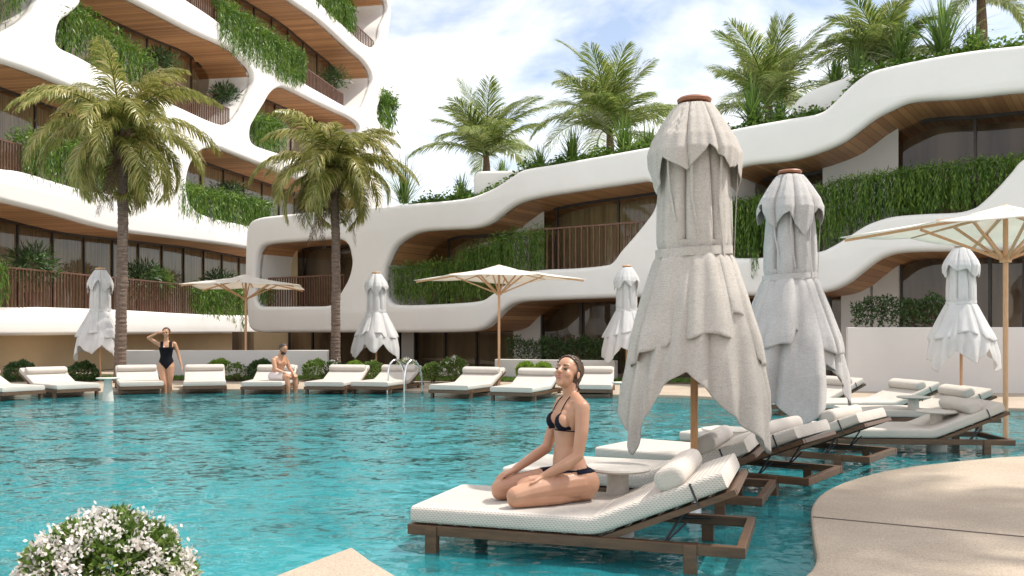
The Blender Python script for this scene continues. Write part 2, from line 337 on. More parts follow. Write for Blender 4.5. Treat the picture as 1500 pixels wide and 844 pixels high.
def catmull(pts, n=6, closed=True):
    P = [Vector(p) for p in pts]; out_ = []; m_ = len(P)
    rngi = range(m_) if closed else range(m_-1)
    for i in rngi:
        if closed: p0, p1, p2, p3 = P[i-1], P[i], P[(i+1) % m_], P[(i+2) % m_]
        else: p0, p1, p2, p3 = P[max(i-1, 0)], P[i], P[i+1], P[min(i+2, m_-1)]
        for k in range(n):
            t_ = k/n
            out_.append(0.5*((2*p1)+(p2-p0)*t_+(2*p0-5*p1+4*p2-p3)*t_*t_+(3*p1-p0-3*p2+p3)*t_**3))
    if not closed: out_.append(P[-1])
    return out_
def leaf_cards(P, D, Nn, Ln, Wd):
    """diamond leaves: P base, D direction, Nn side vector, arrays (n,3); Ln, Wd arrays"""
    Ln = np.asarray(Ln)[:, None]; Wd = np.asarray(Wd)[:, None]
    a = P; b_ = P+D*Ln*0.45+Nn*Wd*0.5; c_ = P+D*Ln; d_ = P+D*Ln*0.45-Nn*Wd*0.5
    V = np.stack([a, b_, c_, d_], 1).reshape(-1, 3); Fq = np.arange(len(V)).reshape(-1, 4); return V, Fq
def unit(a): return a/np.maximum(np.linalg.norm(a, axis=1, keepdims=True), 1e-9)
def randv(n): return unit(rng.normal(size=(n, 3)))
def side(D): return unit(np.cross(D, randv(len(D))))
# ---------------------------------------------------------------- the setting
def slab(name, poly, z0, z1, m, bevel=0.02):
    mb = MB(); mb.prism(poly, z0, z1); o = mb.build(name, m, bevel=bevel); tag(o, kind='structure'); return o
def sm(pts, n=6, closed=False): return [tuple(p) for p in catmull([Vector((p[0], p[1], 0)) for p in pts], n, closed)]
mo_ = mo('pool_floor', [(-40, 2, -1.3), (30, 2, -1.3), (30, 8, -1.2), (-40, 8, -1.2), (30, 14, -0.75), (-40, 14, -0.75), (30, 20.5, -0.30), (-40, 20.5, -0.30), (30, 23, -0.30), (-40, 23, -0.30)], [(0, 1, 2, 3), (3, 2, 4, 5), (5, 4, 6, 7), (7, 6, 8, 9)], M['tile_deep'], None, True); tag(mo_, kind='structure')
# water as one sheet of real, low ripples near, flat far
wt = mo('water', [(-40, 2, 0), (30, 2, 0), (30, 23, 0), (-40, 23, 0)], [(0, 1, 2, 3)], M['water']); tag(wt, kind='structure')
ground = mo('ground', [(-300, 20.6, -0.02), (-300, 500, -0.02), (300, 500, -0.02), (300, 12, -0.02), (9, 12, -0.02), (7, 17, -0.02), (5, 19.2, -0.02)], [(0, 6, 5, 4, 3, 2, 1)], M['soil']); tag(ground, kind='structure')
# near shelf under the loungers that stand in the water
shelf = [(-0.9, 5.2), (-0.96, 5.6), (-0.80, 6.6), (-0.55, 7.6), (0.0, 8.9), (0.8, 10.4), (1.9, 11.6), (2.9, 12.6), (3.3, 13.9), (3.2, 15.5), (4.2, 16.8), (5.2, 18), (12, 18), (12, 2.5), (-0.6, 2.5)]
slab('pool_shelf', shelf, -1.34, -0.32, M['tile_shallow'], 0)
far_edge = [(-30, 15.5), (-18, 17.0), (-12.5, 18.2), (-9.6, 19.8), (-7.5, 20.9), (-5.5, 21.2), (-3.2, 21.0), (-1.6, 20.2), (0.0, 19.4), (1.6, 19.3), (3.2, 19.1), (4.6, 18.0), (6.0, 16.9), (8.0, 16.0), (12, 15.2), (30, 14)]
fe = sm(far_edge, 6)
slab('far_pool_shelf', [(p[0], p[1]-1.15) for p in fe]+[(30, 22.5), (-30, 22.5)], -1.34, -0.28, M['tile_shallow'], 0)
slab('far_deck', list(fe)+[(30, 26), (30, 30.0), (-40, 30.0)], -1.33, 0.06, M['deck'])
# near deck, curved, with one joint
e = [gp(1500, 668, .06), gp(1450, 671, .06), gp(1400, 676, .06), gp(1345, 682, .06), gp(1295, 690, .06), gp(1240, 705, .06), gp(1205, 722, .06), gp(1189, 742, .06), gp(1189, 765, .06), gp(1193, 795, .06), gp(1196, 815, .06), gp(1190, 832, .06), gp(1175, 850, .06)]
near = [(12.5, 10.6), (8, 10.4)]+[(p.x, p.y) for p in e]+[(1.35, 4.3), (1.0, 3.95)]
nd_ = sm(near, 5)+[(0.3, 3.8), (0.1, 3.9), (-0.28, 4.3), (-0.60, 4.87)]+[(-0.80, 5.22), (-0.965, 5.56), (-1.10, 5.27), (-1.27, 4.88)]+sm([(-1.42, 4.62), (-1.8, 4.42), (-2.4, 4.34), (-4, 4.3), (-9, 4.4)], 4)+[(-9, -4), (12.5, -4)]
deck = slab('deck', nd_, -1.33, 0.06, M['deck'], 0.018)
j = MB(); p0, p1 = gp(1191, 757, .0635), gp(1500, 786, .0635); dv = (p1-p0); p1 = p0+dv*2.2; j.bar(p0, p1, 0.014, 0.004); tag(j.build('deck_joint', M['joint']), kind='structure')
# planting strip with short grass behind the far deck
gs = MB(); 
strip = [(-40, 24.15), (-14, 24.15), (-6, 24.3), (0.5, 24.3), (5.2, 23.6), (5.2, 26), (-40, 30)]
gb = slab('planting_bed', [(-40, 24.2), (-9, 24.6), (-4, 24.6), (1, 23.9), (5.5, 22.6), (5.5, 27), (-40, 29.9)], -0.2, 0.085, M['soil'], 0)
n_ = 26000
gx = rng.uniform(-16, 5.3, n_); gy = np.where(gx < -4, 24.65, 24.65-(gx+4)*0.18)+rng.uniform(0, 1.0, n_)
P = np.stack([gx, gy, np.full(n_, 0.08)], 1); D = unit(np.stack([rng.normal(0, .35, n_), rng.normal(0, .35, n_), np.ones(n_)], 1))
V, Fq = leaf_cards(P, D, side(D), rng.uniform(.05, .12, n_), np.full(n_, .025)); tag(npmesh('grass', V, Fq, M['grass']), 'low green grass strip behind the far loungers', 'grass', kind='stuff')

# ---------------------------------------------------------------- organic buildings
class Frame:
    def __init__(s, O, T):
        s.O = Vector(O); s.T = Vector(T).normalized(); s.W = Vector((-s.T.y, s.T.x, 0))
        s.M = Matrix(((s.T.x, s.W.x, 0, s.O.x), (s.T.y, s.W.y, 0, s.O.y), (0, 0, 1, 0), (0, 0, 0, 1)))
    def uz(s, px, py, wd=0.0):
        d = Vector(((px-750)/F, 1, (HZ-py)/F)); c = Vector((0, 0, EYE)); k = (wd-(c-s.O).dot(s.W))/d.dot(s.W); p = c+d*k
        return ((p-s.O).dot(s.T), p.z)
    def pt(s, u, wd, z): return s.O+s.T*u+s.W*wd+Vector((0, 0, z))
FL = Frame((-15, 27, 0), (6.494, 35.07, 0))
FR = Frame((-8.82, 34.02, 0), (17.775, -12.04, 0))
def curve_solid(name, loops, thick, bev, m, parent, w0=0.0, res=3):
    cu = bpy.data.curves.new(name, 'CURVE'); cu.dimensions = '2D'; cu.fill_mode = 'BOTH'
    for lp in loops:
        sp = cu.splines.new('POLY'); sp.points.add(len(lp)-1)
        for i, p in enumerate(lp): sp.points[i].co = (p[0], p[1], 0, 1)
        sp.use_cyclic_u = True
    cu.extrude = max(thick/2-bev, 0); cu.bevel_depth = bev; cu.bevel_resolution = res; cu.offset = -bev if bev else 0
    o = bpy.data.objects.new('tmp', cu); C.objects.link(o)
    dg = bpy.context.evaluated_depsgraph_get(); dg.update()
    me = bpy.data.meshes.new_from_object(o.evaluated_get(dg)); bpy.data.objects.remove(o)
    me.name = name
    for v in me.vertices: x, y, z = v.co; v.co = (x, w0+thick/2-z, y)
    me.materials.clear(); me.flip_normals() if False else None
    bm = bmesh.new(); bm.from_mesh(me); bmesh.ops.remove_doubles(bm, verts=bm.verts, dist=1e-4); bmesh.ops.recalc_face_normals(bm, faces=bm.faces)
    if thick == 0:
        bmesh.ops.reverse_faces(bm, faces=[f for f in bm.faces if f.normal.y > 0])
    bm.to_mesh(me); bm.free()
    return fin(name, me, m, parent, True, None, 38)
def loop_of(fr, pts, n=6): return [tuple(p)[:2] for p in catmull([Vector((*fr.uz(*q[:2]), 0)) for q in pts], n)]
def spans(lp, u):
    """z interval of a closed loop at u"""
    zs = []
    for i in range(len(lp)):
        a, b_ = lp[i-1], lp[i]
        if (a[0]-u)*(b_[0]-u) < 0: zs.append(a[1]+(b_[1]-a[1])*(u-a[0])/(b_[0]-a[0]))
    return (min(zs), max(zs)) if len(zs) > 1 else None
def opening(par, lp, depth, th, wood='soffit', glass=True, mull=1.7, back='curtain', wo=0.0, mt=0.06, curt=0.5):
    """reveal tunnel behind a hole, wood on its underside faces, glazed wall and curtain at its back"""
    n = len(lp); area = sum(lp[i-1][0]*lp[i][1]-lp[i][0]*lp[i-1][1] for i in range(n)); 
    if area < 0: lp = lp[::-1]
    w0 = th*0.5; w1 = depth+curt+0.1; sofv, soff, rev, ref = [], [], [], []
    for i in range(n):
        a, b_ = lp[i], lp[(i+1) % n]; du, dz = b_[0]-a[0], b_[1]-a[1]; l_ = math.hypot(du, dz)+1e-9
        nz = du/l_     # inward normal z for ccw loop
        tgt = (sofv, soff) if nz < -0.45 else (rev, ref); k = len(tgt[0])
        tgt[0].extend([(a[0], w0, a[1]), (b_[0], w0, b_[1]), (b_[0], w1, b_[1]), (a[0], w1, a[1])]); tgt[1].append((k, k+1, k+2, k+3))
    if soff: fin('soffit', weld(mo_data(sofv, soff)), M[wood], par, True, None, 40)
    if ref: fin('reveal', weld(mo_data(rev, ref)), M['stucco'], par, True, None, 40)
    if glass:
        g = curve_solid('glazing', [lp], 0.0, 0, M['glass'], par, depth+wo)
        curve_solid('curtain', [lp], 0.0, 0, M[back], par, depth+curt+wo)
        mb = MB(); us = [p[0] for p in lp]; u = min(us)+rnd.uniform(.3, .9)*mull
        while u < max(us):
            s = spans(lp, u)
            if s and s[1]-s[0] > .5: mb = MB(); mb.box((u, depth-0.03+wo, (s[0]+s[1])/2), (mt, 0.08, s[1]-s[0]+0.1)); mb.build('window_frame', M['mull'], par)
            u += mull
        # head rail following the opening's top
        top = []
        for k in range(41):
            uu = min(us)+.05+(max(us)-min(us)-.1)*k/40; s = spans(lp, uu)
            if s: top.append((uu, depth-0.03+wo, s[1]-0.04))
        mb = MB()
        for a, b_ in zip(top, top[1:]):
            if abs(b_[2]-a[2]) < .22*(b_[0]-a[0]): mb.bar(a, b_, 0.08, 0.09)
            elif mb.v: mb.build('window_head', M['mull'], par); mb = MB()
        if mb.v: mb.build('window_head', M['mull'], par)
    return lp
def mo_data(v, f):
    me = bpy.data.meshes.new('m'); me.from_pydata(v, [], f); return me
def weld(me):
    bm = bmesh.new(); bm.from_mesh(me); bmesh.ops.remove_doubles(bm, verts=bm.verts, dist=1e-4); bm.to_mesh(me); bm.free(); return me
def railing(par, lp, u0, u1, wd, h=1.05, gap=0.15, mname='slat', zf=None, th=0.026):
    mb = MB(); rail = []; u = u0; zc = min(spans(lp, u0+(u1-u0)*k/8)[0] for k in range(1, 8) if spans(lp, u0+(u1-u0)*k/8))
    while u < u1:
        s = spans(lp, u); zb = zc
        if s and s[0] < zb+h-.04:
            zt = zb+h; mb.box((u, wd, (zb+zt)/2), (th, 0.05, zt-zb)); rail.append((u, wd, zt))
        u += gap
    for a, b_ in zip(rail, rail[1:]):
        if b_[0]-a[0] < gap*1.5: mb.bar(a, b_, 0.06, 0.05)
    if mb.v: mb.build('railing', M[mname], par)

# --- left block
LO = [  # openings, traced and projected on the facade plane
 [(-60,30),(-60,-40),(20,-60),(56,-12),(52,12),(40,28),(22,40),(0,49),(-30,44)],
 [(119,0),(107,18),(90,31),(84,50),(87,68),(118,84),(165,110),(215,134),(270,160),(318,181),(340,181),(356,163),(367,140),(373,121),(370,104),(358,89),(338,71),(284,46),(195,0),(120,-38),(60,-68),(100,-30)],
 [(-70,232),(-70,66),(0,89),(53,107),(117,133),(180,160),(222,182),(238,196),(242,212),(236,232),(224,256),(212,275),(190,286),(160,284),(113,275),(39,253),(0,247)],
 [(274,0),(310,24),(345,50),(382,76),(439,117),(480,141),(512,158),(530,160),(538,148),(546,123),(544,106),(533,89),(513,71),(471,32),(426,0),(380,-33),(330,-70),(240,-70),(220,-35)],
 [(371,210),(367,190),(376,171),(387,153),(395,139),(405,130),(417,128),(432,134),(460,148),(490,162),(515,174),(527,186),(524,202),(510,218),(480,232),(440,232),(400,222)],
 [(274,264),(279,243),(287,230),(299,219),(318,216),(338,223),(371,236),(407,250),(450,266),(490,281),(520,293),(545,308),(552,330),(545,352),(520,362),(470,352),(420,341),(360,330),(300,315),(283,302),(275,284)],
 [(440,-18),(464,0),(487,22),(513,46),(530,62),(547,70),(556,60),(560,40),(568,20),(566,0),(550,-25),(520,-60),(420,-70),(400,-50)],
 [(-90,447),(-90,265),(0,293),(76,312),(170,337),(265,350),(360,363),(440,380),(500,392),(520,410),(515,440),(480,458),(420,463),(360,462),(284,460),(174,454),(60,450)],
]
lops = [loop_of(FL, o) for o in LO]
outer = [FL.uz(*p) for p in [(-160,494),(0,492),(200,490),(400,488),(530,487),(560,470),(566,430),(570,380),(568,330),(560,280),(552,240),(556,222),(581,207),(580,196),(557,180),(553,160),(566,124),(566,92),(568,60),(573,20),(570,-10),(560,-60),(540,-110),(-160,-110)]]
lb = tag(empty('apartment_building', FL.O), 'white terraced building with flowing curved openings, at left behind the palms', 'building')
lb.matrix_world = FL.M
TH = 0.5
def smooth_outer(pts, n=5): return [tuple(p)[:2] for p in catmull([Vector((*p, 0)) for p in pts], n)]
oc = smooth_outer(outer[1:-2]); 
shellL = curve_solid('facade_shell', [[outer[0]]+[tuple(p)[:2] for p in catmull([Vector((*p, 0)) for p in outer[1:-2]], 5, False)]+[outer[-2], outer[-1]]]+lops, TH, 0.13, M['stucco'], lb)
for i, lp in enumerate(lops):
    opening(lb, lp, 2.3, TH, 'soffit', True, 2.1 if i in (3, 4, 5) else 1.75, 'curtain', wo=0.01*i)
railing(lb, lops[1], FL.uz(215, 134)[0], FL.uz(345, 181)[0], 0.3)
railing(lb, lops[2], FL.uz(-30, 250)[0], FL.uz(45, 255)[0], 0.3, gap=.12)
railing(lb, lops[3], FL.uz(430, 112)[0], FL.uz(510, 158)[0], 0.3, gap=.2, th=.05)
railing(lb, lops[3], FL.uz(270, 0)[0], FL.uz(330, 40)[0], 0.3)
railing(lb, lops[6], FL.uz(510, 44)[0], FL.uz(566, 92)[0], 0.3, gap=.3, th=.08)
railing(lb, lops[7], FL.uz(25, 450)[0], FL.uz(300, 461)[0], 0.32, gap=.16, h=1.2)
core = MB(); zt = 30
ulo, uhi = FL.uz(-160, 400)[0], FL.uz(548, 400)[0]
core.box(((ulo+uhi)/2, 9, zt/2+0.65), (uhi-ulo, 11.6, zt-1.3)); core.build('inner_wall', M['stucco'], lb)
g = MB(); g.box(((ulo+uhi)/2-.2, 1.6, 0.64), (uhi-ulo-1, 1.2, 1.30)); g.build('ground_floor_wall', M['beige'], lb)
g = MB(); g.box(((ulo+uhi)/2-.2, 1.9, 1.33), (uhi-ulo-.6, 3.2, 0.07)); g.build('ground_floor_soffit', M['stucco'], lb)

# --- right block
RO = [
 [(376,372),(384,360),(400,356),(426,354),(483,350),(500,352),(509,360),(513,374),(514,388),(509,408),(498,428),(490,441),(478,448),(440,449),(395,449),(378,447),(373,430),(373,395)],
 [(562,397),(568,379),(577,361),(593,348),(615,339),(653,336),(691,334),(714,327),(730,315),(757,297),(795,287),(852,278),(927,267),(948,265),(958,274),(961,289),(956,308),(943,327),(924,350),(909,367),(896,384),(882,389),(840,393),(795,395),(765,400),(742,414),(718,432),(700,441),(653,445),(590,447),(570,443),(562,425)],
 [(1064,262),(1068,251),(1085,243),(1106,239),(1152,234),(1189,225),(1229,209),(1251,194),(1276,175),(1303,160),(1338,147),(1409,142),(1473,135),(1540,130),(1640,126),(1640,212),(1545,218),(1500,232),(1479,254),(1461,274),(1436,298),(1422,306),(1399,311),(1353,313),(1307,317),(1276,326),(1257,336),(1239,348),(1217,361),(1195,369),(1130,376),(1085,378),(1070,374),(1064,350)],
]
rops = [loop_of(FR, o) for o in RO]
r_out = [(364,478),(360,440),(358,400),(359,360),(361,337),(366,325),(379,319),(399,316),(450,311),(517,305),(566,301),(615,297),(660,293),(691,288),(724,274),(749,258),(767,248),(813,240),(884,227),(955,214),(1020,201),(1080,187),(1156,173),(1199,165),(1220,150),(1242,128),(1263,111),(1284,101),(1355,85),(1426,73),(1500,65),(1700,44),(1700,330),(1620,350),(1500,364),(1391,367),(1338,368),(1308,371),(1285,380),(1262,397),(1240,414),(1209,427),(1150,432),(1080,433),(1000,434),(905,436),(791,440),(757,443),(738,452),(719,471),(706,481),(680,486),(600,487),(498,487),(415,487),(380,487)]
rb = tag(empty('pavilion_building', FR.O), 'low white wavy building with roof planting, at right behind the pool', 'building')
rb.matrix_world = FR.M
ro_loop = [tuple(p)[:2] for p in catmull([Vector((*FR.uz(*p), 0)) for p in r_out], 5)]
curve_solid('facade_shell', [ro_loop]+rops, TH, 0.13, M['stucco'], rb)
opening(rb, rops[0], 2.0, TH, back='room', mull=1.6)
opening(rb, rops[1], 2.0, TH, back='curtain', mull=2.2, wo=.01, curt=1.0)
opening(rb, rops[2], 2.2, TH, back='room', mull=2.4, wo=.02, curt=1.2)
# soffit under the first floor (follows the shell's lower edge) and the recessed ground floor
low = [p for p in r_out[32:]]; lowuz = catmull([Vector((*FR.uz(*p), 0)) for p in low], 5, False)
vs, fs = [], []
for p in lowuz: vs += [(p.x, TH*.5, p.y+0.004), (p.x, 3.4, p.y+0.004)]
for i in range(len(lowuz)-1): fs.append((2*i, 2*i+2, 2*i+3, 2*i+1))
mo('terrace_soffit', vs, fs, M['soffit'], rb, True, None, 40)
def lowz(u):
    for a, b_ in zip(lowuz, lowuz[1:]):
        if (a.x-u)*(b_.x-u) <= 0 and abs(a.x-b_.x) > 1e-6: return a.y+(b_.y-a.y)*(u-a.x)/(b_.x-a.x)
    return lowuz[-1].y if u < lowuz[-1].x else lowuz[0].y
def back_panel(px0, px1, wd, name, m, off=0.0, zb=0.0, nseg=24, zt=None):
    u0, u1 = FR.uz(px0, 487, wd)[0], FR.uz(px1, 487, wd)[0]; vs, fs = [], []
    for k in range(nseg+1):
        u = u0+(u1-u0)*k/nseg; vs += [(u, wd, zb), (u, wd, (zt if zt else lowz(u)+off))]
    for k in range(nseg): fs.append((2*k, 2*k+2, 2*k+3, 2*k+1))
    return mo(name, vs, fs, m, rb)
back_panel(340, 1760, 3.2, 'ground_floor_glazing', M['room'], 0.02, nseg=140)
back_panel(427, 1700, 2.55, 'glazing', M['glass'], 0.01, nseg=140)
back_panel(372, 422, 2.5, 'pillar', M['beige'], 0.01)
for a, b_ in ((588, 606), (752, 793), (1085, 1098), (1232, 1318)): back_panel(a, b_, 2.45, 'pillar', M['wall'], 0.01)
mb = MB()
for px in (424, 458, 497, 586, 608, 652, 698, 794, 852, 905, 1060, 1130, 1215, 1277, 1319, 1395, 1450, 1500, 1560):
    u = FR.uz(px, 487, 2.5)[0]; z = lowz(u); mb = MB(); mb.box((u, 2.5, z/2), (0.07, 0.1, z)); mb.build('window_frame', M['mull'], rb)
core = MB(); u0, u1 = FR.uz(372, 487)[0]+.2, FR.uz(1690, 487)[0]-.3
us = np.linspace(u0, u1, 60); poly = []
def topz(u):
    s = spans(ro_loop, u); return s[1]
vs, fs = [], []
for u in us:
    z = topz(u)-0.35; vs += [(u, 3.6, 0), (u, 3.6, z), (u, 12, z), (u, 12, 0), (u, 0.4, z)]
for i in range(len(us)-1):
    a, b_ = 5*i, 5*i+5
    fs += [(a, b_, b_+1, a+1), (a+1, b_+1, b_+2, a+2), (a+2, b_+2, b_+3, a+3), (a+4, b_+4, b_+1, a+1)]
fs += [(0, 1, 2, 3), tuple(5*(len(us)-1)+k for k in (3, 2, 1, 0))]
mo('roof_and_core', vs, fs, M['stucco'], rb)
railing(rb, rops[1], FR.uz(768, 400)[0], FR.uz(945, 385)[0], 0.35, gap=.2, h=1.25, th=.035)
def side_panel(px0, px1, lp, wd, m):
    u0, u1 = FR.uz(px0, 300, wd)[0], FR.uz(px1, 300, wd)[0]; vs, fs = [], []
    for k in range(13):
        u = u0+(u1-u0)*k/12; s = spans(lp, u) or (0, 0); vs += [(u, wd, s[0]-.1), (u, wd, s[1]+.02)]
    for k in range(12): fs.append((2*k, 2*k+2, 2*k+3, 2*k+1))
    mo('inner_wall', vs, fs, M[m], rb)
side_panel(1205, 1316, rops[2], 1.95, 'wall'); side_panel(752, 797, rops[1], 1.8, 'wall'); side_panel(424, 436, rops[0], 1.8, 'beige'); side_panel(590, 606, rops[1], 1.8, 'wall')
railing(rb, rops[0], FR.uz(384, 445)[0], FR.uz(495, 445)[0], 0.3, gap=.13, h=1.1)
# raised rear roof parapets
def parapet(pts, wd, name='roof_parapet', th=.5):
    lp = [tuple(p)[:2] for p in catmull([Vector((*FR.uz(px, py, wd), 0)) for px, py in pts], 5)]
    curve_solid(name, [lp], th, 0.14, M['stucco'], rb, wd)
parapet([(693,300),(692,275),(693,257),(699,251),(712,250),(750,249),(790,246),(810,250),(800,268),(765,276),(735,290)], 0.8)
parapet([(1154,200),(1156,171),(1160,156),(1171,142),(1199,126),(1249,109),(1284,99),(1330,92),(1400,82),(1420,105),(1330,130),(1270,150),(1215,190)], 0.8)

# low garden walls and the balcony planters
def gwall(name, pts, h, label, th=.25, m='wall'):
    mb = MB(); zs = 0.0
    for a, b_ in zip(pts, pts[1:]): mb.bar((a[0], a[1], h/2), (b_[0], b_[1], h/2), th, h)
    o = mb.build(name, M[m], bevel=0.015); tag(o, label, 'wall', 'low garden walls'); return o
p = at(186, 514, 25.9); q = at(481, 514, 25.9)
gwall('garden_wall', [(p.x, 25.9), (q.x, 25.9)], .85, 'long low pale wall behind the standing woman and the seated man')
p = at(727, 527, 25.0); q = at(905, 527, 23.6)
gwall('garden_wall', [(p.x, 25.2), (q.x, 23.9)], .62, 'low pale wall below the dark hedge, right of the open parasol in the middle')
p = at(1248, 480, 20.0); q = at(1640, 480, 19.0)
gwall('garden_wall', [(p.x, 20.3), (q.x, 19.3)], 1.46, 'tall pale wall at right behind the closed parasol and the far loungers')
# ---------------------------------------------------------------- vegetation
def blades(name, base, dirs, L_, Wd, droop, m, parent=None, seg=3):
    """long curved strap leaves: base (n,3), dirs (n,3) start directions"""
    n = len(base); L_ = np.asarray(L_)[:, None]; S = np.cross(dirs, np.array([0, 0, 1.0])); S = unit(S+1e-4)
    p = base.copy(); d = dirs.copy(); rows = []
    for k in range(seg+1):
        wd = (np.asarray(Wd)*(1-(k/seg)**1.6)*(0.7+0.3*math.sin(math.pi*min(1, k/seg+.3))))[:, None]
        rows += [p-S*wd/2, p+S*wd/2]
        d = unit(d+np.array([0, 0, -1.0])*np.asarray(droop)[:, None]*(k+1)/seg); p = p+d*L_/seg
    V = np.stack(rows, 1).reshape(-1, 3); q = 2*(seg+1); b0 = np.arange(n)*q
    Fq = np.concatenate([np.stack([b0+2*k, b0+2*k+1, b0+2*k+3, b0+2*k+2], 1) for k in range(seg)])
    return npmesh(name, V, Fq, m, parent)
def frond_arrays(L_, e0, droop, az, nl, ll, wd, hang, base, r=rng):
    s = np.linspace(0, 1, 15); el = e0-droop*s**1.25; ds = L_/14
    ex = np.concatenate([[0], np.cumsum(np.cos(el[:-1])*ds)]); ez = np.concatenate([[0], np.cumsum(np.sin(el[:-1])*ds)])
    ca, sa = math.cos(az), math.sin(az); bend = r.normal(0, .12)*L_
    lat = bend*s**2
    P = np.stack([ex*ca-lat*sa, ex*sa+lat*ca, ez], 1)+np.array(base)
    T = unit(np.gradient(P, axis=0)); S0 = np.array([-sa, ca, 0.0])
    tt = np.linspace(.10, .99, nl)+r.normal(0, .004, nl); tt = np.clip(tt, .08, 1)
    out_v, out_f = [], []; off = 0
    for sgn in (-1, 1):
        q = np.stack([np.interp(tt, s, P[:, k]) for k in range(3)], 1); tg = unit(np.stack([np.interp(tt, s, T[:, k]) for k in range(3)], 1))
        ang = (1.15-0.75*tt+r.normal(0, .10, nl))[:, None]
        D = unit(tg*np.cos(ang)+sgn*S0*np.sin(ang)+r.normal(0, .06, (nl, 3))+np.array([0, 0, .10]))
        ln = (ll*(np.sin(np.pi*(.12+.80*tt))**.7)*r.uniform(.8, 1.1, nl))[:, None]
        W_ = unit(np.cross(D, np.array([0, 0, 1.0]))*0.35+tg*0.95)
        a = q; m1 = q+D*ln*.45; D2 = unit(D+np.array([0, 0, -hang])*r.uniform(.5, 1.3, (nl, 1))); m2 = m1+D2*ln*.32; D3 = unit(D2+np.array([0, 0, -hang*1.2])); tip = m2+D3*ln*.25
        h = wd/2
        V = np.stack([a-W_*h*.6, a+W_*h*.6, m1-W_*h, m1+W_*h, m2-W_*h*.75, m2+W_*h*.75, tip-W_*h*.1, tip+W_*h*.1], 1).reshape(-1, 3)
        b0 = np.arange(nl)*8+off
        Fq = np.concatenate([np.stack([b0+2*k, b0+2*k+1, b0+2*k+3, b0+2*k+2], 1) for k in range(3)]); off += nl*8
        out_v.append(V); out_f.append(Fq)
    # rachis: a flat tapered strip pair
    wr = (.028*(1-s)+.004)[:, None]*L_/2.5
    up = np.array([0, 0, 1.0])*wr*.8
    V = np.stack([P-S0*wr, P+up, P+S0*wr, P-up], 1).reshape(-1, 3); q = []
    for k in range(14):
        for a_ in range(4): q.append((off+4*k+a_, off+4*k+(a_+1) % 4, off+4*k+4+(a_+1) % 4, off+4*k+4+a_))
    out_v.append(V); out_f.append(np.array(q))
    return np.concatenate(out_v), np.concatenate(out_f)
def crown_mesh(name, fr_list, m, parent):
    Vs, Fs, off = [], [], 0
    for a in fr_list:
        V, Fq = frond_arrays(*a); Vs.append(V); Fs.append(Fq+off); off += len(V)
    return npmesh(name, np.concatenate(Vs), np.concatenate(Fs), m, parent)
def tall_palm(label, base, top, r0, r1, nf, seed, L_=2.7):
    r = np.random.default_rng(seed); b = Vector(base); t_ = Vector(top)
    p = tag(empty('palm_tree', base), label, 'palm tree')
    n = 150; vs, fs = [], []; K = 14; h = t_-b
    for i in range(n+1):
        s = i/n; c = Vector((h.x*s+0.10*math.sin(s*3.1)*s, h.y*s, h.z*s)); rr = (r0+(r1-r0)*s)*(1+0.35*math.exp(-s*16))*(1+0.10*((i*0.37) % 1))+r.normal(0, .003)
        for k in range(K): a = 2*math.pi*k/K; vs.append((c.x+rr*math.cos(a)*(1+.04*math.sin(3*a+i*.2)), c.y+rr*math.sin(a), c.z))
    for i in range(n):
        for k in range(K): fs.append((i*K+k, i*K+(k+1) % K, (i+1)*K+(k+1) % K, (i+1)*K+k))
    mo('trunk', vs, fs, M['trunk'], p, False)
    # fibrous leaf bases under the crown
    mb = MB()
    for i in range(46):
        a = i*2.4; z = h.z-0.75+0.9*i/46; rr = r1*.8
        q = Vector((h.x+0.004, h.y, z)); d = Vector((math.cos(a), math.sin(a), 0))
        mb.bar(q+d*rr, q+d*(rr+.10+.05*r.random())+Vector((0, 0, .26)), .10, .03, up=tuple(d))
    mb.tube([(h.x*.97, h.y, h.z-.95), (h.x, h.y, h.z-.4), (h.x, h.y, h.z+.1)], [r1*1.1, r1*1.5, r1*1.0], 14)
    mb.build('leaf_base', M['fibre'], p)
    fl = []
    for i in range(nf):
        s = i/nf; az = i*2.39996+r.normal(0, .15)
        e0 = R(80-105*s+r.normal(0, 7)); dr = R(96+45*s+r.normal(0, 10))
        fl.append((L_*(.82+.25*math.sin(math.pi*min(1, s+.2)))*r.uniform(.9, 1.08), e0, dr, az, 110, .66, .034, .6+.5*s, (h.x, h.y, h.z-.05), r))
    crown_mesh('crown', fl, M['palm'], p)
    # spent, hanging fronds against the trunk
    fl = [(1.7, R(-55), R(30), az, 60, .36, .022, 1.2, (h.x, h.y, h.z-.45), r) for az in (-.3, 2.6, 4.4)]
    crown_mesh('dead_frond', fl, M['fibre'], p)
    return p
tall_palm('tall coconut palm behind the leftmost closed parasol, ringed trunk, drooping fronds', at(176, 540, 23.6).xy.to_3d()+Vector((0, 0, .05)), at(177, 198, 23.6), .135, .115, 38, 3, 2.75)
tall_palm('tall coconut palm right of the seated man, its crown in front of the terraced building', at(492, 540, 25.0).xy.to_3d()+Vector((0, 0, .05)), at(487, 250, 25.0), .125, .105, 34, 5, 2.3)
tall_palm('x', Vector((9.4, 7.3, .05)), Vector((9.3, 7.5, 12)), .17, .14, 19, 9, 3.4)['label'] = 'tall palm outside the frame at right whose shadow falls on the pool deck'

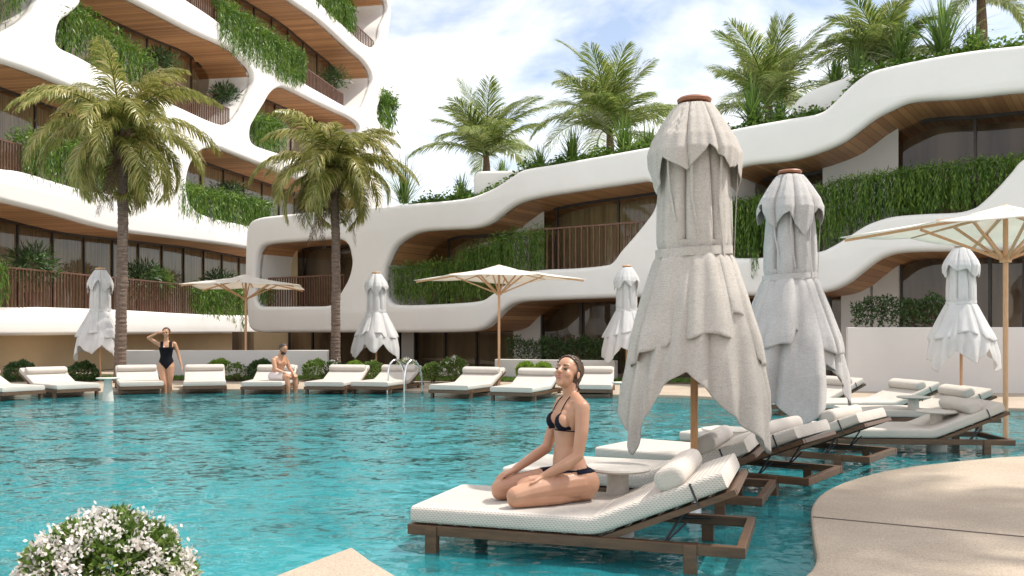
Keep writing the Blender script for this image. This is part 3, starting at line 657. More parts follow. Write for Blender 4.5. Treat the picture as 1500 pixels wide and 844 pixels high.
def roof_palm(label, px, py, wd, L_, nf, seed, trunk=0.5, ztop=None):
    r = np.random.default_rng(seed); u, z = FR.uz(px, py, wd); q = FR.pt(u, wd, z-trunk)
    p = tag(empty('palm_tree', q), label, 'palm tree', 'palms on the roof garden')
    mb = MB(); mb.tube([(0, 0, 0), (.02, 0, trunk*.6), (0, 0, trunk+.1)], [.16, .13, .10], 10); mb.build('trunk', M['fibre'], p)
    fl = []
    for i in range(nf):
        s = i/nf; az = i*2.39996+r.normal(0, .2)
        fl.append((L_*r.uniform(.8, 1.1), R(88-62*s+r.normal(0, 5)), R(38+62*s+r.normal(0, 14)), az, 120, L_*.29, .034, .2+.3*s, (0, 0, trunk), r))
    crown_mesh('crown', fl, M['palmroof'], p); return p
roof_palm('feathery roof palm, leftmost of the row above the low building', 712, 232, 2.6, 2.75, 20, 21, .7)
roof_palm('largest feathery roof palm, behind the yuccas left of the tall closed parasol', 893, 200, 2.4, 3.0, 22, 22, .8)
roof_palm('feathery roof palm just right of the tall closed parasol cap', 1126, 160, 2.4, 2.6, 20, 23, .6)
roof_palm('feathery roof palm left of the big sword-leaf clump at upper right', 1290, 100, 2.2, 2.1, 20, 24, .5)
roof_palm('slender roof palm cut off by the top edge of the photo at upper right', 1437, 2, 2.4, 1.6, 22, 25, 1.6)

def sword(label, px, py, wd, L_, n, seed, fr=FR, spread=1.0, group='sword-leaf plants on the roof garden'):
    r = np.random.default_rng(seed); u, z = fr.uz(px, py, wd); q = fr.pt(u, wd, z)
    p = tag(empty('yucca_plant', q), label, 'plant', group)
    az = r.uniform(0, 6.283, n); el = np.abs(r.normal(0, .55*spread, n)); D = np.stack([np.sin(el)*np.cos(az), np.sin(el)*np.sin(az), np.cos(el)], 1)
    b = np.stack([r.normal(0, .06, n), r.normal(0, .06, n), np.zeros(n)], 1)
    blades('foliage', b, D, L_*r.uniform(.65, 1.1, n), np.full(n, .05), r.uniform(.12, .5, n), M['yucca'], p, 5)
    return p
for lab, px, py, wd, L_, n in (
    ('sword-leaf plant on the roof right above the second tall palm', 592, 298, 1.2, 1.75, 110),
    ('small sword-leaf plant left of the first roof palm', 676, 290, 1.1, .95, 70),
    ('bushy sword-leaf plant on the roof between the first two roof palms', 838, 238, 1.0, 1.25, 130),
    ('sword-leaf plant in front of the largest roof palm', 915, 226, 1.0, 1.35, 120),
    ('low sword-leaf plant touching the left side of the tall parasol cap', 978, 212, 1.0, .8, 80),
    ('upright sword-leaf plant right of the tall parasol cap', 1102, 180, .9, 1.5, 110),
    ('low sword-leaf plant on the raised roof above the wooden eave', 1255, 108, 1.4, 1.0, 90),
    ('sword-leaf plant left of the biggest clump on the raised roof', 1320, 92, 1.2, 1.2, 110),
    ('biggest sword-leaf clump on the raised roof at upper right', 1380, 82, 1.0, 1.75, 150)):
    sword(lab, px, py, wd, L_, n, px)
for lab, px, py, wd, L_, n in (('low sword-leaf tuft at the roots of the leftmost roof palm', 735, 262, 1.6, .8, 80), ('broad sword-leaf tuft on the roof just right of the leftmost roof palm', 790, 250, 1.3, .95, 100),
    ('grassy tuft on the roof between the largest roof palm and the tall parasol cap', 950, 222, 1.3, 1.0, 110), ('short grassy tuft under the roof palm right of the tall parasol cap', 1140, 178, 1.2, .9, 90), ('pale grassy tuft at the left end of the raised roof', 1225, 120, 1.5, .8, 90), ('short grassy tuft right of the biggest sword-leaf clump', 1425, 74, 1.2, .7, 70)):
    sword(lab, px, py, wd, L_, n, px+1, spread=1.5)
# low creeping cover along the roof edge
us, Vv, Ff, off = [], [], [], 0
n_ = 34000; u0, u1 = FR.uz(585, 290)[0], FR.uz(1560, 60)[0]
uu = rng.uniform(u0, u1, n_); dens = 0.5+0.5*np.sin(uu*2.3)+0.3*np.sin(uu*7.1)
ok = dens > rng.uniform(-.9, 1, n_); uu = uu[ok]
zt = np.interp(uu, np.linspace(u0, u1, 300), [topz(u) for u in np.linspace(u0, u1, 300)])
step = np.array([0.0]*len(uu))
wd = rng.uniform(.45, .95, len(uu)); hz = np.abs(rng.normal(0, .10, len(uu)))*(1+.9*np.sin(uu*3.7)*np.sin(uu*1.3)+.5)
P = np.array([FR.pt(a, b_, c_) for a, b_, c_ in zip(uu, wd, zt-.03+hz)])
V, Fq = leaf_cards(P, randv(len(P))*[1, 1, .6], side(randv(len(P))), rng.uniform(.08, .15, len(P)), rng.uniform(.07, .12, len(P)))
tag(npmesh('ground_cover', V, Fq, M['vine']), 'low creeping greenery spilling along the roof edge of the low building', 'ground cover', kind='stuff')

def vines(label, fr, topf, u0, u1, lenf, w0, w1, dens, leaf, m='vine', group='hanging planters on the facades', bush=.25, name='hanging_plant'):
    """strands hanging from a planter between u0 and u1, plus a leafy mound on top"""
    ns = max(6, int((u1-u0)*dens*1.5)); Ps, Ds = [], []
    for _ in range(ns):
        u = rnd.uniform(u0, u1); w_ = rnd.uniform(w0, w1); z = topf(u)+rnd.uniform(-.05, .08); l_ = lenf(u)*rnd.uniform(.55, 1.02); k = int(l_/(leaf*.55))+1; dx = 0
        for i in range(k):
            dx += rnd.gauss(0, .012); Ps.append((u+dx+rnd.gauss(0, .01), w_+rnd.gauss(0, .02), z-i*leaf*.55)); Ds.append((rnd.gauss(0, .28), rnd.gauss(0, .28), -1))
    nb = int((u1-u0)*dens*9*bush/.25)
    for _ in range(nb):
        u = rnd.uniform(u0, u1); Ps.append((u, rnd.uniform(w0, w1+.25), topf(u)+abs(rnd.gauss(0, bush*.5)))); Ds.append((rnd.gauss(0, 1), rnd.gauss(0, 1), rnd.gauss(0.2, .8)))
    P = np.array([fr.pt(*p) for p in Ps]); D = unit(np.array([fr.T*d[0]+fr.W*d[1]+Vector((0, 0, d[2])) for d in Ds])); n = len(P)
    V, Fq = leaf_cards(P, D, side(D), rng.uniform(1.1, 2.0, n)*leaf, rng.uniform(.20, .38, n)*leaf)
    o = npmesh(name, V, Fq, M[m]); tag(o, label, 'hanging plant', group); return o
def along(fr, pts):
    q = sorted(fr.uz(*p) for p in pts); us = [a[0] for a in q]; zs = [a[1] for a in q]
    return (lambda u: float(np.interp(u, us, zs))), us[0], us[-1]
def vineb(label, fr, top, bot, w0=-.12, w1=.1, dens=22, leaf=.11, **k):
    tf, a, b_ = along(fr, top); bf, _, _ = along(fr, bot)
    return vines(label, fr, tf, a, b_, lambda u: max(.15, tf(u)-bf(u)), w0, w1, dens, leaf, **k)
vineb('dark hanging greenery in the top left corner opening', FL, [(-40,-20),(44,-20)], [(-40,40),(0,46),(30,30),(44,0)], .0, .6, 26, .11)
vineb('lush hanging planter at the left end of the third-floor balcony, above the first palm', FL, [(86,26),(120,20),(160,48),(232,100)], [(86,66),(118,84),(165,112),(232,142)], .0, .5, 24, .13, bush=.45)
vineb('long curtain of greenery spilling over the front of the upper balcony, top left', FL, [(318,6),(380,50),(446,92)], [(318,62),(360,92),(400,112),(425,130),(446,122)], -.2, .1, 34, .13, bush=.5)
vineb('greenery spilling from the topmost balcony near the building corner', FL, [(462,-30),(520,20)], [(462,8),(500,42),(520,52)], -.15, .3, 24, .16, bush=.5)
vineb('greenery behind the first palm crown on the second-floor planter', FL, [(36,205),(90,215),(150,225),(215,240)], [(36,252),(110,280),(160,296),(215,300)], -.15, .4, 26, .13, bush=.4)
vineb('wide hanging hedge between the two tall palms on the second floor', FL, [(262,278),(300,286),(345,294),(400,306)], [(262,316),(300,326),(345,332),(400,340)], -.2, .4, 30, .14, bush=.35)
vineb('small hanging planter left of the second palm crown', FL, [(372,178),(405,182),(420,190)], [(372,208),(400,220),(420,226)], -.05, .5, 26, .16, bush=.4)
vineb('hanging greenery at the far left edge of the first balcony', FL, [(-40,390),(20,392)], [(-40,452),(20,446)], .0, .4, 26, .10)
vineb('hanging greenery on the first balcony behind the left open parasol', FL, [(288,428),(330,430),(372,432)], [(288,460),(330,468),(350,490),(372,478)], -.1, .4, 30, .12)
vineb('ball of greenery on the outer corner of the terraced building against the sky', FL, [(556,152),(566,152),(578,163)], [(556,190),(566,186),(578,198)], -.3, .6, 12, .30, bush=.8)
# right block
vineb('dense shaded curtain of greenery inside the big upper right opening', FR, [(1066,300),(1200,276),(1235,264),(1330,251),(1420,240),(1500,232),(1560,228)], [(1066,380),(1130,378),(1200,369),(1257,338),(1307,320),(1353,315),(1420,308),(1461,276),(1500,240),(1560,228)], .1, .7, 95, .09, bush=.15)
vineb('single strand of greenery trailing over the band between the two big closed parasols', FR, [(1098,372),(1112,372)], [(1098,400),(1106,410),(1112,392)], -.1, .02, 26, .08, bush=.05)
vineb('sunlit hanging hedge left of the slatted railing on the low building', FR, [(664,380),(690,372),(735,352),(775,345),(792,346)], [(664,444),(700,440),(742,414),(792,396)], .05, .6, 60, .09, bush=.3)
vineb('shaded hanging greenery at the left end of the middle opening', FR, [(566,398),(620,392),(664,388)], [(566,444),(620,446),(664,444)], .1, .6, 50, .09)
vineb('hanging plant at the left corner of the low building behind the left open parasol', FR, [(376,420),(392,426)], [(376,447),(392,448)], .1, .5, 40, .09, bush=.3)

def ball_leaves(r_, n, leaf, shape=(1, 1, 1), jitter=.1, inner=.55):
    D = randv(n); D[:, 2] = np.where(D[:, 2] < -.55, -D[:, 2], D[:, 2])
    rad = r_*(inner+(1-inner)*rng.uniform(0, 1, n)**.35)*(1+jitter*np.sin(D[:, 0]*7+D[:, 1]*5)*np.cos(D[:, 2]*6))
    P = D*rad[:, None]*np.array(shape); dd = unit(D+rng.normal(0, .55, (n, 3)))
    return leaf_cards(P, dd, side(dd), rng.uniform(.7, 1.3, n)*leaf, rng.uniform(.35, .6, n)*leaf)
def shrub(label, px, py, rpx, Y, m='shrub', flowers=0, name='round_shrub', leaf=.065, shape=(1, 1, .9), n=None, z=None, group='clipped shrubs along the far pool deck'):
    r_ = rpx*Y/F; c = at(px, py, Y); 
    if z is not None: c.z = z
    p = tag(empty(name, (c.x, c.y, c.z)), label, 'shrub', group)
    V, Fq = ball_leaves(r_, n or int(900+5200*r_), leaf, shape); npmesh('foliage', V, Fq, M[m], p)
    mb = MB(); base = -(c.z-.02)
    for k in range(5): a = k*1.3; mb.tube([(0.02*math.cos(a), .02*math.sin(a), base), (r_*.45*math.cos(a), r_*.45*math.sin(a), r_*.3)], [.018, .006], 5)
    mb.build('stem', M['stem'], p)
    if flowers:
        D = randv(flowers); D[:, 2] = np.abs(D[:, 2])*1.05-.25; D = unit(D); k = 14
        Cn = np.repeat(D*r_*np.array(shape)*rng.uniform(1.0, 1.10, (flowers, 1)), k, 0); Dn = np.repeat(D, k, 0)
        P = Cn+rng.normal(0, leaf*.33, (flowers*k, 3)); dd = unit(Dn*.35+randv(flowers*k))
        V, Fq = leaf_cards(P, dd, side(dd), np.full(len(P), leaf*.5), np.full(len(P), leaf*.42)); npmesh('blossom', V, Fq, M['petal'], p)
    return p
shrub('dark round shrub between the two leftmost far loungers', 30, 549, 22, 24.3, 'dshrub')
shrub('dark round shrub at the foot of the leftmost closed parasol', 122, 549, 20, 24.3, 'dshrub')
shrub('yellow-green leafy shrub left of the left open parasol pole', 322, 541, 17, 24.7, 'lime', shape=(1, 1, .8))
shrub('white-flowering round shrub beside the left open parasol pole', 346, 546, 14, 24.3, 'shrub', 120)
shrub('dark round shrub behind the seated man', 383, 545, 19, 24.4, 'dshrub')
shrub('round green shrub just right of the seated man, larger of its pair', 463, 545, 19, 24.3, 'shrub')
shrub('dark shrub flecked with pale flowers at the foot of the second tall palm', 488, 543, 14, 24.2, 'dshrub', 60)
shrub('low yellow-green shrub left of the middle closed parasol pole', 520, 541, 12, 24.6, 'lime')
shrub('round green shrub partly behind the middle closed parasol pole', 545, 546, 17, 24.3, 'shrub')
shrub('white-flowering dome shrub behind the pool ladder', 596, 541, 15, 24.2, 'shrub', 130)
shrub('smaller round green shrub right of the pool ladder', 634, 546, 15, 23.9, 'shrub')
shrub('larger round green shrub with pale tips right of the pool ladder', 664, 543, 21, 23.7, 'shrub', 40)
shrub('yellow-green leafy shrub left of the kneeling woman head, first of the two', 770, 543, 13, 22.8, 'lime')
shrub('yellow-green leafy shrub nearest the kneeling woman head', 795, 544, 13, 22.6, 'lime')
# big flowering bush in the foreground
p = shrub('large round bush covered in small white flowers in the near left corner', 158, 852, 100, 3.95, 'shrub', 460, leaf=.042, n=12000, name='flowering_bush', group=None, shape=(1.12, 1, .92)); p['category'] = 'bush'
def hedge(label, fr, px0, px1, wd, pyb, pyt, m='dshrub', dens=900, leaf=.09, depth=.45):
    u0, z0 = fr.uz(px0, pyb, wd); u1, _ = fr.uz(px1, pyb, wd); _, z1 = fr.uz((px0+px1)/2, pyt, wd)
    n = int(dens*(u1-u0)); U = rng.uniform(u0, u1, n); W_ = wd+rng.uniform(-depth/2, depth/2, n); Z = z0+(z1-z0)*rng.uniform(0, 1, n)**.6*(1+.10*np.sin(U*5.1)+.08*np.sin(U*13))
    P = np.array([fr.pt(a, b_, c_) for a, b_, c_ in zip(U, W_, Z)]); D = unit(randv(n)+[0, 0, .6]); V, Fq = leaf_cards(P, D, side(D), rng.uniform(.7, 1.5, n)*leaf, rng.uniform(.3, .5, n)*leaf)
    return tag(npmesh('hedge', V, Fq, M[m]), label, 'hedge', 'dark hedges by the ground floor windows')
hedge('long dark hedge above the low wall under the slatted balcony', FR, 745, 905, .9, 530, 498)
hedge('dark hedge on top of the tall pale wall at right', FR, 1250, 1385, .5, 482, 438, leaf=.10)
# potted balcony plants
def potted(label, fr, px, pyb, pyt, wd, spread, m='dshrub', seed=1, kind='bush'):
    u, z0 = fr.uz(px, pyb, wd); _, z1 = fr.uz(px, pyt, wd); h = z1-z0; q = fr.pt(u, wd, z0)
    p = tag(empty('potted_plant', q), label, 'potted plant', 'potted plants on the balconies')
    mb = MB(); mb.lathe((0, 0, 0), [(.20, 0), (.28, .45), (.25, .45), (.22, .40)], 16); mb.build('pot', M['pot'], p)
    r = np.random.default_rng(seed); n = 900; D = unit(r.normal(size=(n, 3))+[0, 0, .3]); P = D*(h-.45)*.42*r.uniform(.2, 1, (n, 1))*np.array([spread, spread, 1])+[0, 0, .45+(h-.45)*.5]
    V, Fq = leaf_cards(P, unit(D+r.normal(0, .6, (n, 3))), unit(np.cross(D, r.normal(size=(n, 3)))), r.uniform(.15, .4, n), r.uniform(.03, .08, n)); npmesh('foliage', V, Fq, M[m], p)
    mb = MB(); mb.tube([(0, 0, .4), (0.05, 0, .45+(h-.45)*.7)], [.03, .012], 6); mb.build('stem', M['stem'], p)
potted('large dark potted bush on the first balcony at far left', FL, 48, 449, 352, .9, 1.1, seed=2)
potted('dark potted bush on the first balcony right of the first palm trunk', FL, 208, 456, 378, 1.0, 1.2, seed=3)
potted('lighter fan-leaved potted plant on the first balcony above the standing woman', FL, 236, 457, 392, .7, .7, 'shrub', seed=4)
potted('dark potted bush on the first balcony above the left open parasol', FL, 322, 460, 390, 1.0, 1.3, seed=5)
potted('dark spreading potted plant on the second floor right of the first palm crown', FL, 333, 322, 262, 1.2, 1.6, seed=6)
potted('dark potted plant on the third-floor balcony behind the railing', FL, 330, 176, 122, 1.2, 1.4, seed=7)
potted('tall dark potted plant behind the third-floor glass above the first palm', FL, 232, 136, 68, 1.2, 1.3, seed=8)
potted('dark potted plant on the upper balcony behind the railing near the corner', FL, 490, 146, 96, 1.2, 1.4, seed=9)
# ---------------------------------------------------------------- furniture
def rrect(w_, h_, r_, n=4):
    o = []
    for cx, cy, a0 in ((w_/2-r_, h_/2-r_, 0), (-w_/2+r_, h_/2-r_, 90), (-w_/2+r_, -h_/2+r_, 180), (w_/2-r_, -h_/2+r_, 270)):
        for k in range(n+1): a = R(a0+90*k/n); o.append((cx+r_*math.cos(a), cy+r_*math.sin(a)))
    return o
LW, LL, HG, BL, BA = 0.92, 2.03, 1.24, 0.80, R(22.5)
def mattress_path():
    """centre line (x, z) of the pad's underside and its normals"""
    pts = [(0.015, .172), (.05, .172), (.4, .172), (.8, .172), (1.1, .172)]
    cx, r_ = HG-.12, .34
    for k in range(0, 9): a = BA*k/8; pts.append((cx+r_*math.sin(a), .172+r_*(1-math.cos(a))))
    x, z = pts[-1]
    for k in range(1, 7): pts.append((x+math.cos(BA)*BL*.93*k/6, z+math.sin(BA)*BL*.93*k/6))
    return pts
MP = mattress_path()
def make_lounger():
    r_ = tag(empty('pool_lounger'), 'x', 'sun lounger', 'pool loungers standing in the shallow water')
    mb = MB(); mb.box((LL/2, -LW/2+.03, .135), (LL, .05, .062)); mb.box((LL/2, LW/2-.03, .135), (LL, .05, .062)); mb.box((.026, 0, .135), (.05, LW-.112, .062)); mb.box((LL-.026, 0, .135), (.05, LW-.112, .062))
    mb.box((HG-.1, 0, .125), (.05, LW-.112, .04)); mb.build('frame', M['lwood'], r_, bevel=.004)
    mb = MB()
    for k in range(11): mb.box((.12+k*.1, 0, .151), (.06, LW-.114, .014))
    mb.build('slat_base', M['lwood'], r_)
    for x in (.16, LL-.30):
        for s in (-1, 1):
            l_ = MB(); l_.box((x, s*(LW/2-.022), -.085), (.075, .058, .497)); l_.build('leg', M['lwood'], r_, bevel=.004)
    # backrest board
    mb = MB(); a = Vector((HG-.02, 0, .150)); d = Vector((math.cos(BA), 0, math.sin(BA))); n = Vector((-d.z, 0, d.x)); q = a+d*(BL+.02)
    for s in (-1, 1): mb.bar(a+Vector((0, s*(LW/2-.05), 0))+n*.0, q+Vector((0, s*(LW/2-.05), 0)), .045, .035, up=tuple(n))
    mb.bar(q+Vector((0, -LW/2+.075, 0))-d*.02, q+Vector((0, LW/2-.075, 0))-d*.02, .035, .045, up=tuple(d))
    for k in range(7): e_ = a+d*(.08+k*.105); mb.bar(e_+Vector((0, -LW/2+.075, 0)), e_+Vector((0, LW/2-.075, 0)), .012, .07, up=tuple(d))
    mb.build('backrest_frame', M['lwood'], r_)
    for s in (-1, 1):
        b = MB(); y = s*(LW/2-.09); e_ = a+d*.50; f_ = Vector((HG+.32, 0, .15)); g_ = Vector((HG+.52, 0, .17))
        b.tube([e_+Vector((0, y, -.02)), Vector((f_.x, y, .13))], .008, 6); b.tube([Vector((HG+.06, y, .13)), Vector((g_.x, y, .155))], .007, 6); b.tube([Vector((f_.x, y, .13)), Vector((f_.x+.14, y, .27))], .007, 6)
        b.build('support_brace', M['blackmetal'], r_)
    # pad: swept rounded rectangle
    T_, W_ = .105, LW-.02; sec = rrect(W_, T_, .032, 4); vs = []; ns = len(sec); pth = MP
    cs = []
    for i, (x, z) in enumerate(pth):
        p0, p1 = pth[max(i-1, 0)], pth[min(i+1, len(pth)-1)]; dx, dz = p1[0]-p0[0], p1[1]-p0[1]; l_ = math.hypot(dx, dz); cs.append((x-dz/l_*T_/2, z+dx/l_*T_/2, -dz/l_, dx/l_, dx/l_, dz/l_))
    first, last = cs[0], cs[-1]
    rows = [(first, .0, .78), (first, .012, .93)]+[(c, 0, 1) for c in cs[1:-1]]+[(last, -.012, .93), (last, .0, .78)]
    for (x, z, nx, nz, tx, tz), dt, sc in rows:
        for (a_, b_) in sec:
            aa = math.copysign(max(0, abs(a_)-(1-sc)*.06), a_); bb = b_*sc
            vs.append((x+tx*dt*.3+nx*bb, aa, z+tz*dt*.3+nz*bb))
    fs = [(i*ns+k, (i+1)*ns+k, (i+1)*ns+(k+1) % ns, i*ns+(k+1) % ns) for i in range(len(rows)-1) for k in range(ns)]
    fs += [tuple(range(ns)), tuple(reversed([(len(rows)-1)*ns+k for k in range(ns)]))]
    o = mo('mattress', vs, fs, M['mattress'], r_, True, None, 50)
    # head pillow lying over the upper backrest: two bolsters joined by a strap line
    def bolster(t0, rad, flat, name):
        e_ = a+d*t0+n*(.125+rad*flat); vs, fs = [], []; K = 20; ys = [-.43, -.425, -.40, -.2, 0, .2, .40, .425, .43]; sc = [.55, .85, 1, 1.01, 1.02, 1.01, 1, .85, .55]
        for y, s_ in zip(ys, sc):
            for k in range(K):
                t = 2*math.pi*k/K; c1 = math.copysign(abs(math.cos(t))**.75, math.cos(t))*rad*s_; c2 = math.copysign(abs(math.sin(t))**.75, math.sin(t))*rad*flat*s_
                p_ = e_+d*c1*1.15+n*c2; vs.append((p_.x, y, p_.z))
        fs = [(i*K+k, (i+1)*K+k, (i+1)*K+(k+1) % K, i*K+(k+1) % K) for i in range(len(ys)-1) for k in range(K)]; fs += [tuple(range(K)), tuple(reversed([(len(ys)-1)*K+k for k in range(K)]))]
        fs = [tuple(reversed(f)) for f in fs]
        return mo(name, vs, fs, M['pillow'], r_, True, None, 60)
    bolster(.50, .078, .86, 'pillow')
    st = MB(); e_ = a+d*.602+n*.128
    st.bar(e_+Vector((0, -.445, 0)), e_+Vector((0, .445, 0)), .006, .012, up=tuple(d)); st.bar(e_+Vector((0, -.452, 0)), e_+Vector((0, -.452, 0))-n*.13-d*.0, .006, .012, up=tuple(d)); st.build('strap', M['blackmetal'], r_)
    return r_
lg = make_lounger(); used = [False]
def lounger(label, pos, heading, recline=True):
    o = lg if not used[0] else copy_tree(lg); used[0] = True
    o.location = (pos[0], pos[1], 0); o.rotation_euler = (0, 0, heading); o['label'] = label; return o
def corner(px, py, z, hdeg):
    """foot corner nearest the viewer -> foot centre"""
    p = gp(px, py, z); h = R(hdeg); return (p.x-math.sin(h)*LW/2, p.y+math.cos(h)*LW/2), h
def near_l(label, px, py, z, h): pos, h = corner(px, py, z, h); return lounger(label, pos, h)
L1 = near_l('lounger in the foreground with the kneeling woman on it', 596, 768, .166, -18.3)
near_l('lounger just behind the kneeling woman, second from the viewer', 732, 705, .166, -22)
near_l('third lounger from the viewer, behind the pole of the tall closed parasol', 868, 672, .166, -36)
near_l('fourth lounger from the viewer, behind the second closed parasol pole', 992, 647, .166, -38)
lounger('large shaded lounger at right, nearest the curved deck edge and the right open parasol', (3.55, 10.75), R(-5))
lounger('lounger behind the large shaded one, by the right open parasol pole', (4.72, 13.2), R(-2))
lounger('white lounger by the tall pale wall, left of the right closed parasol pole', (4.75, 14.6), R(8))
lounger('white lounger seen between the second closed parasol and the tall pale wall', (4.05, 15.3), R(24))
def far_l(label, px, py, phi):
    s = (py-HZ)/EYE; lounger(label, ((px-750)/s, F/s), R(90-phi)-math.atan((px-750)/F))
for a in (('far lounger cut off by the left edge of the photo', 36, 586, -32), ('second far lounger from the left, in front of the leftmost closed parasol', 116, 582, -24),
          ('far lounger left of the standing woman', 208, 578, -4), ('far lounger right of the standing woman, backrest seen square on', 300, 577, 0),
          ('far lounger on which the man sits', 383, 578, 12), ('far lounger right of the seated man', 474, 578, 20),
          ('far lounger left of the pool ladder under the middle closed parasol', 540, 578, 26), ('greyish shaded far lounger left of the middle open parasol pole', 656, 584, 27),
          ('far lounger right of the middle open parasol pole', 748, 588, 21), ('far lounger just right of the kneeling woman head', 864, 583, 3)): far_l(*a)
# side tables
def side_table():
    r_ = tag(empty('side_table'), 'x', 'side table', 'round stone side tables in the pool')
    mb = MB(); mb.lathe((0, 0, 0), [(.185, .43), (.215, .437), (.222, .447), (.215, .458), (.12, .462), (.001, .462)], 40); mb.build('table_top', M['tabletop'], r_, True, 50)
    mb = MB(); mb.lathe((0, 0, 0), [(.11, -.34), (.11, 0), (.095, .15), (.075, .30), (.07, .43)], 28); mb.build('pedestal', M['tabletop'], r_, True, 50)
    return r_
st0 = side_table()
for i, (lab, px, py) in enumerate((('round stone side table right of the kneeling woman', 905, 684), ('round stone side table right of the tall closed parasol pole', 1063, 628),
        ('round stone side table between the far loungers at right', 1338, 581), ('round stone side table beside the large shaded lounger at right', 1372, 602),
        ('round side table at the foot of the leftmost closed parasol', 158, 553.5), ('round side table at the pole of the far closed parasol left of the tall one', 914, 560))):
    o = st0 if i == 0 else copy_tree(st0); q = gp(px, py, .455); o.location = (q.x, q.y, 0); o['label'] = lab
# pool ladders
def ladder():
    r_ = tag(empty('pool_ladder'), 'x', 'pool ladder', 'steel pool ladders')
    for s in (-1, 1):
        mb = MB(); y = s*.26; path = [(-.42, y, .0), (-.40, y, .35), (-.30, y, .62), (-.12, y, .74), (.05, y, .66), (.12, y, .45), (.14, y, .1), (.14, y, -1.1)]
        mb.tube(catmull([Vector(p) for p in path], 5, False), .022, 8); mb.build('handrail', M['steel'], r_, True)
    for z in (-.25, -.55, -.85): mb = MB(); mb.box((.14, 0, z), (.09, .5, .03)); mb.build('step', M['steel'], r_)
    return r_
ld = ladder(); q = gp(585, 578, .0); ld.location = (q.x, q.y+.2, 0); ld.rotation_euler = (0, 0, R(-128)); ld['label'] = 'steel pool ladder with two curved handrails at the far edge of the pool'
l2 = copy_tree(ld); q = gp(1132, 633, 0); l2.location = (q.x, q.y, 0); l2.rotation_euler = (0, 0, R(-120)); l2['label'] = 'steel pool ladder partly hidden between the two big closed parasols'

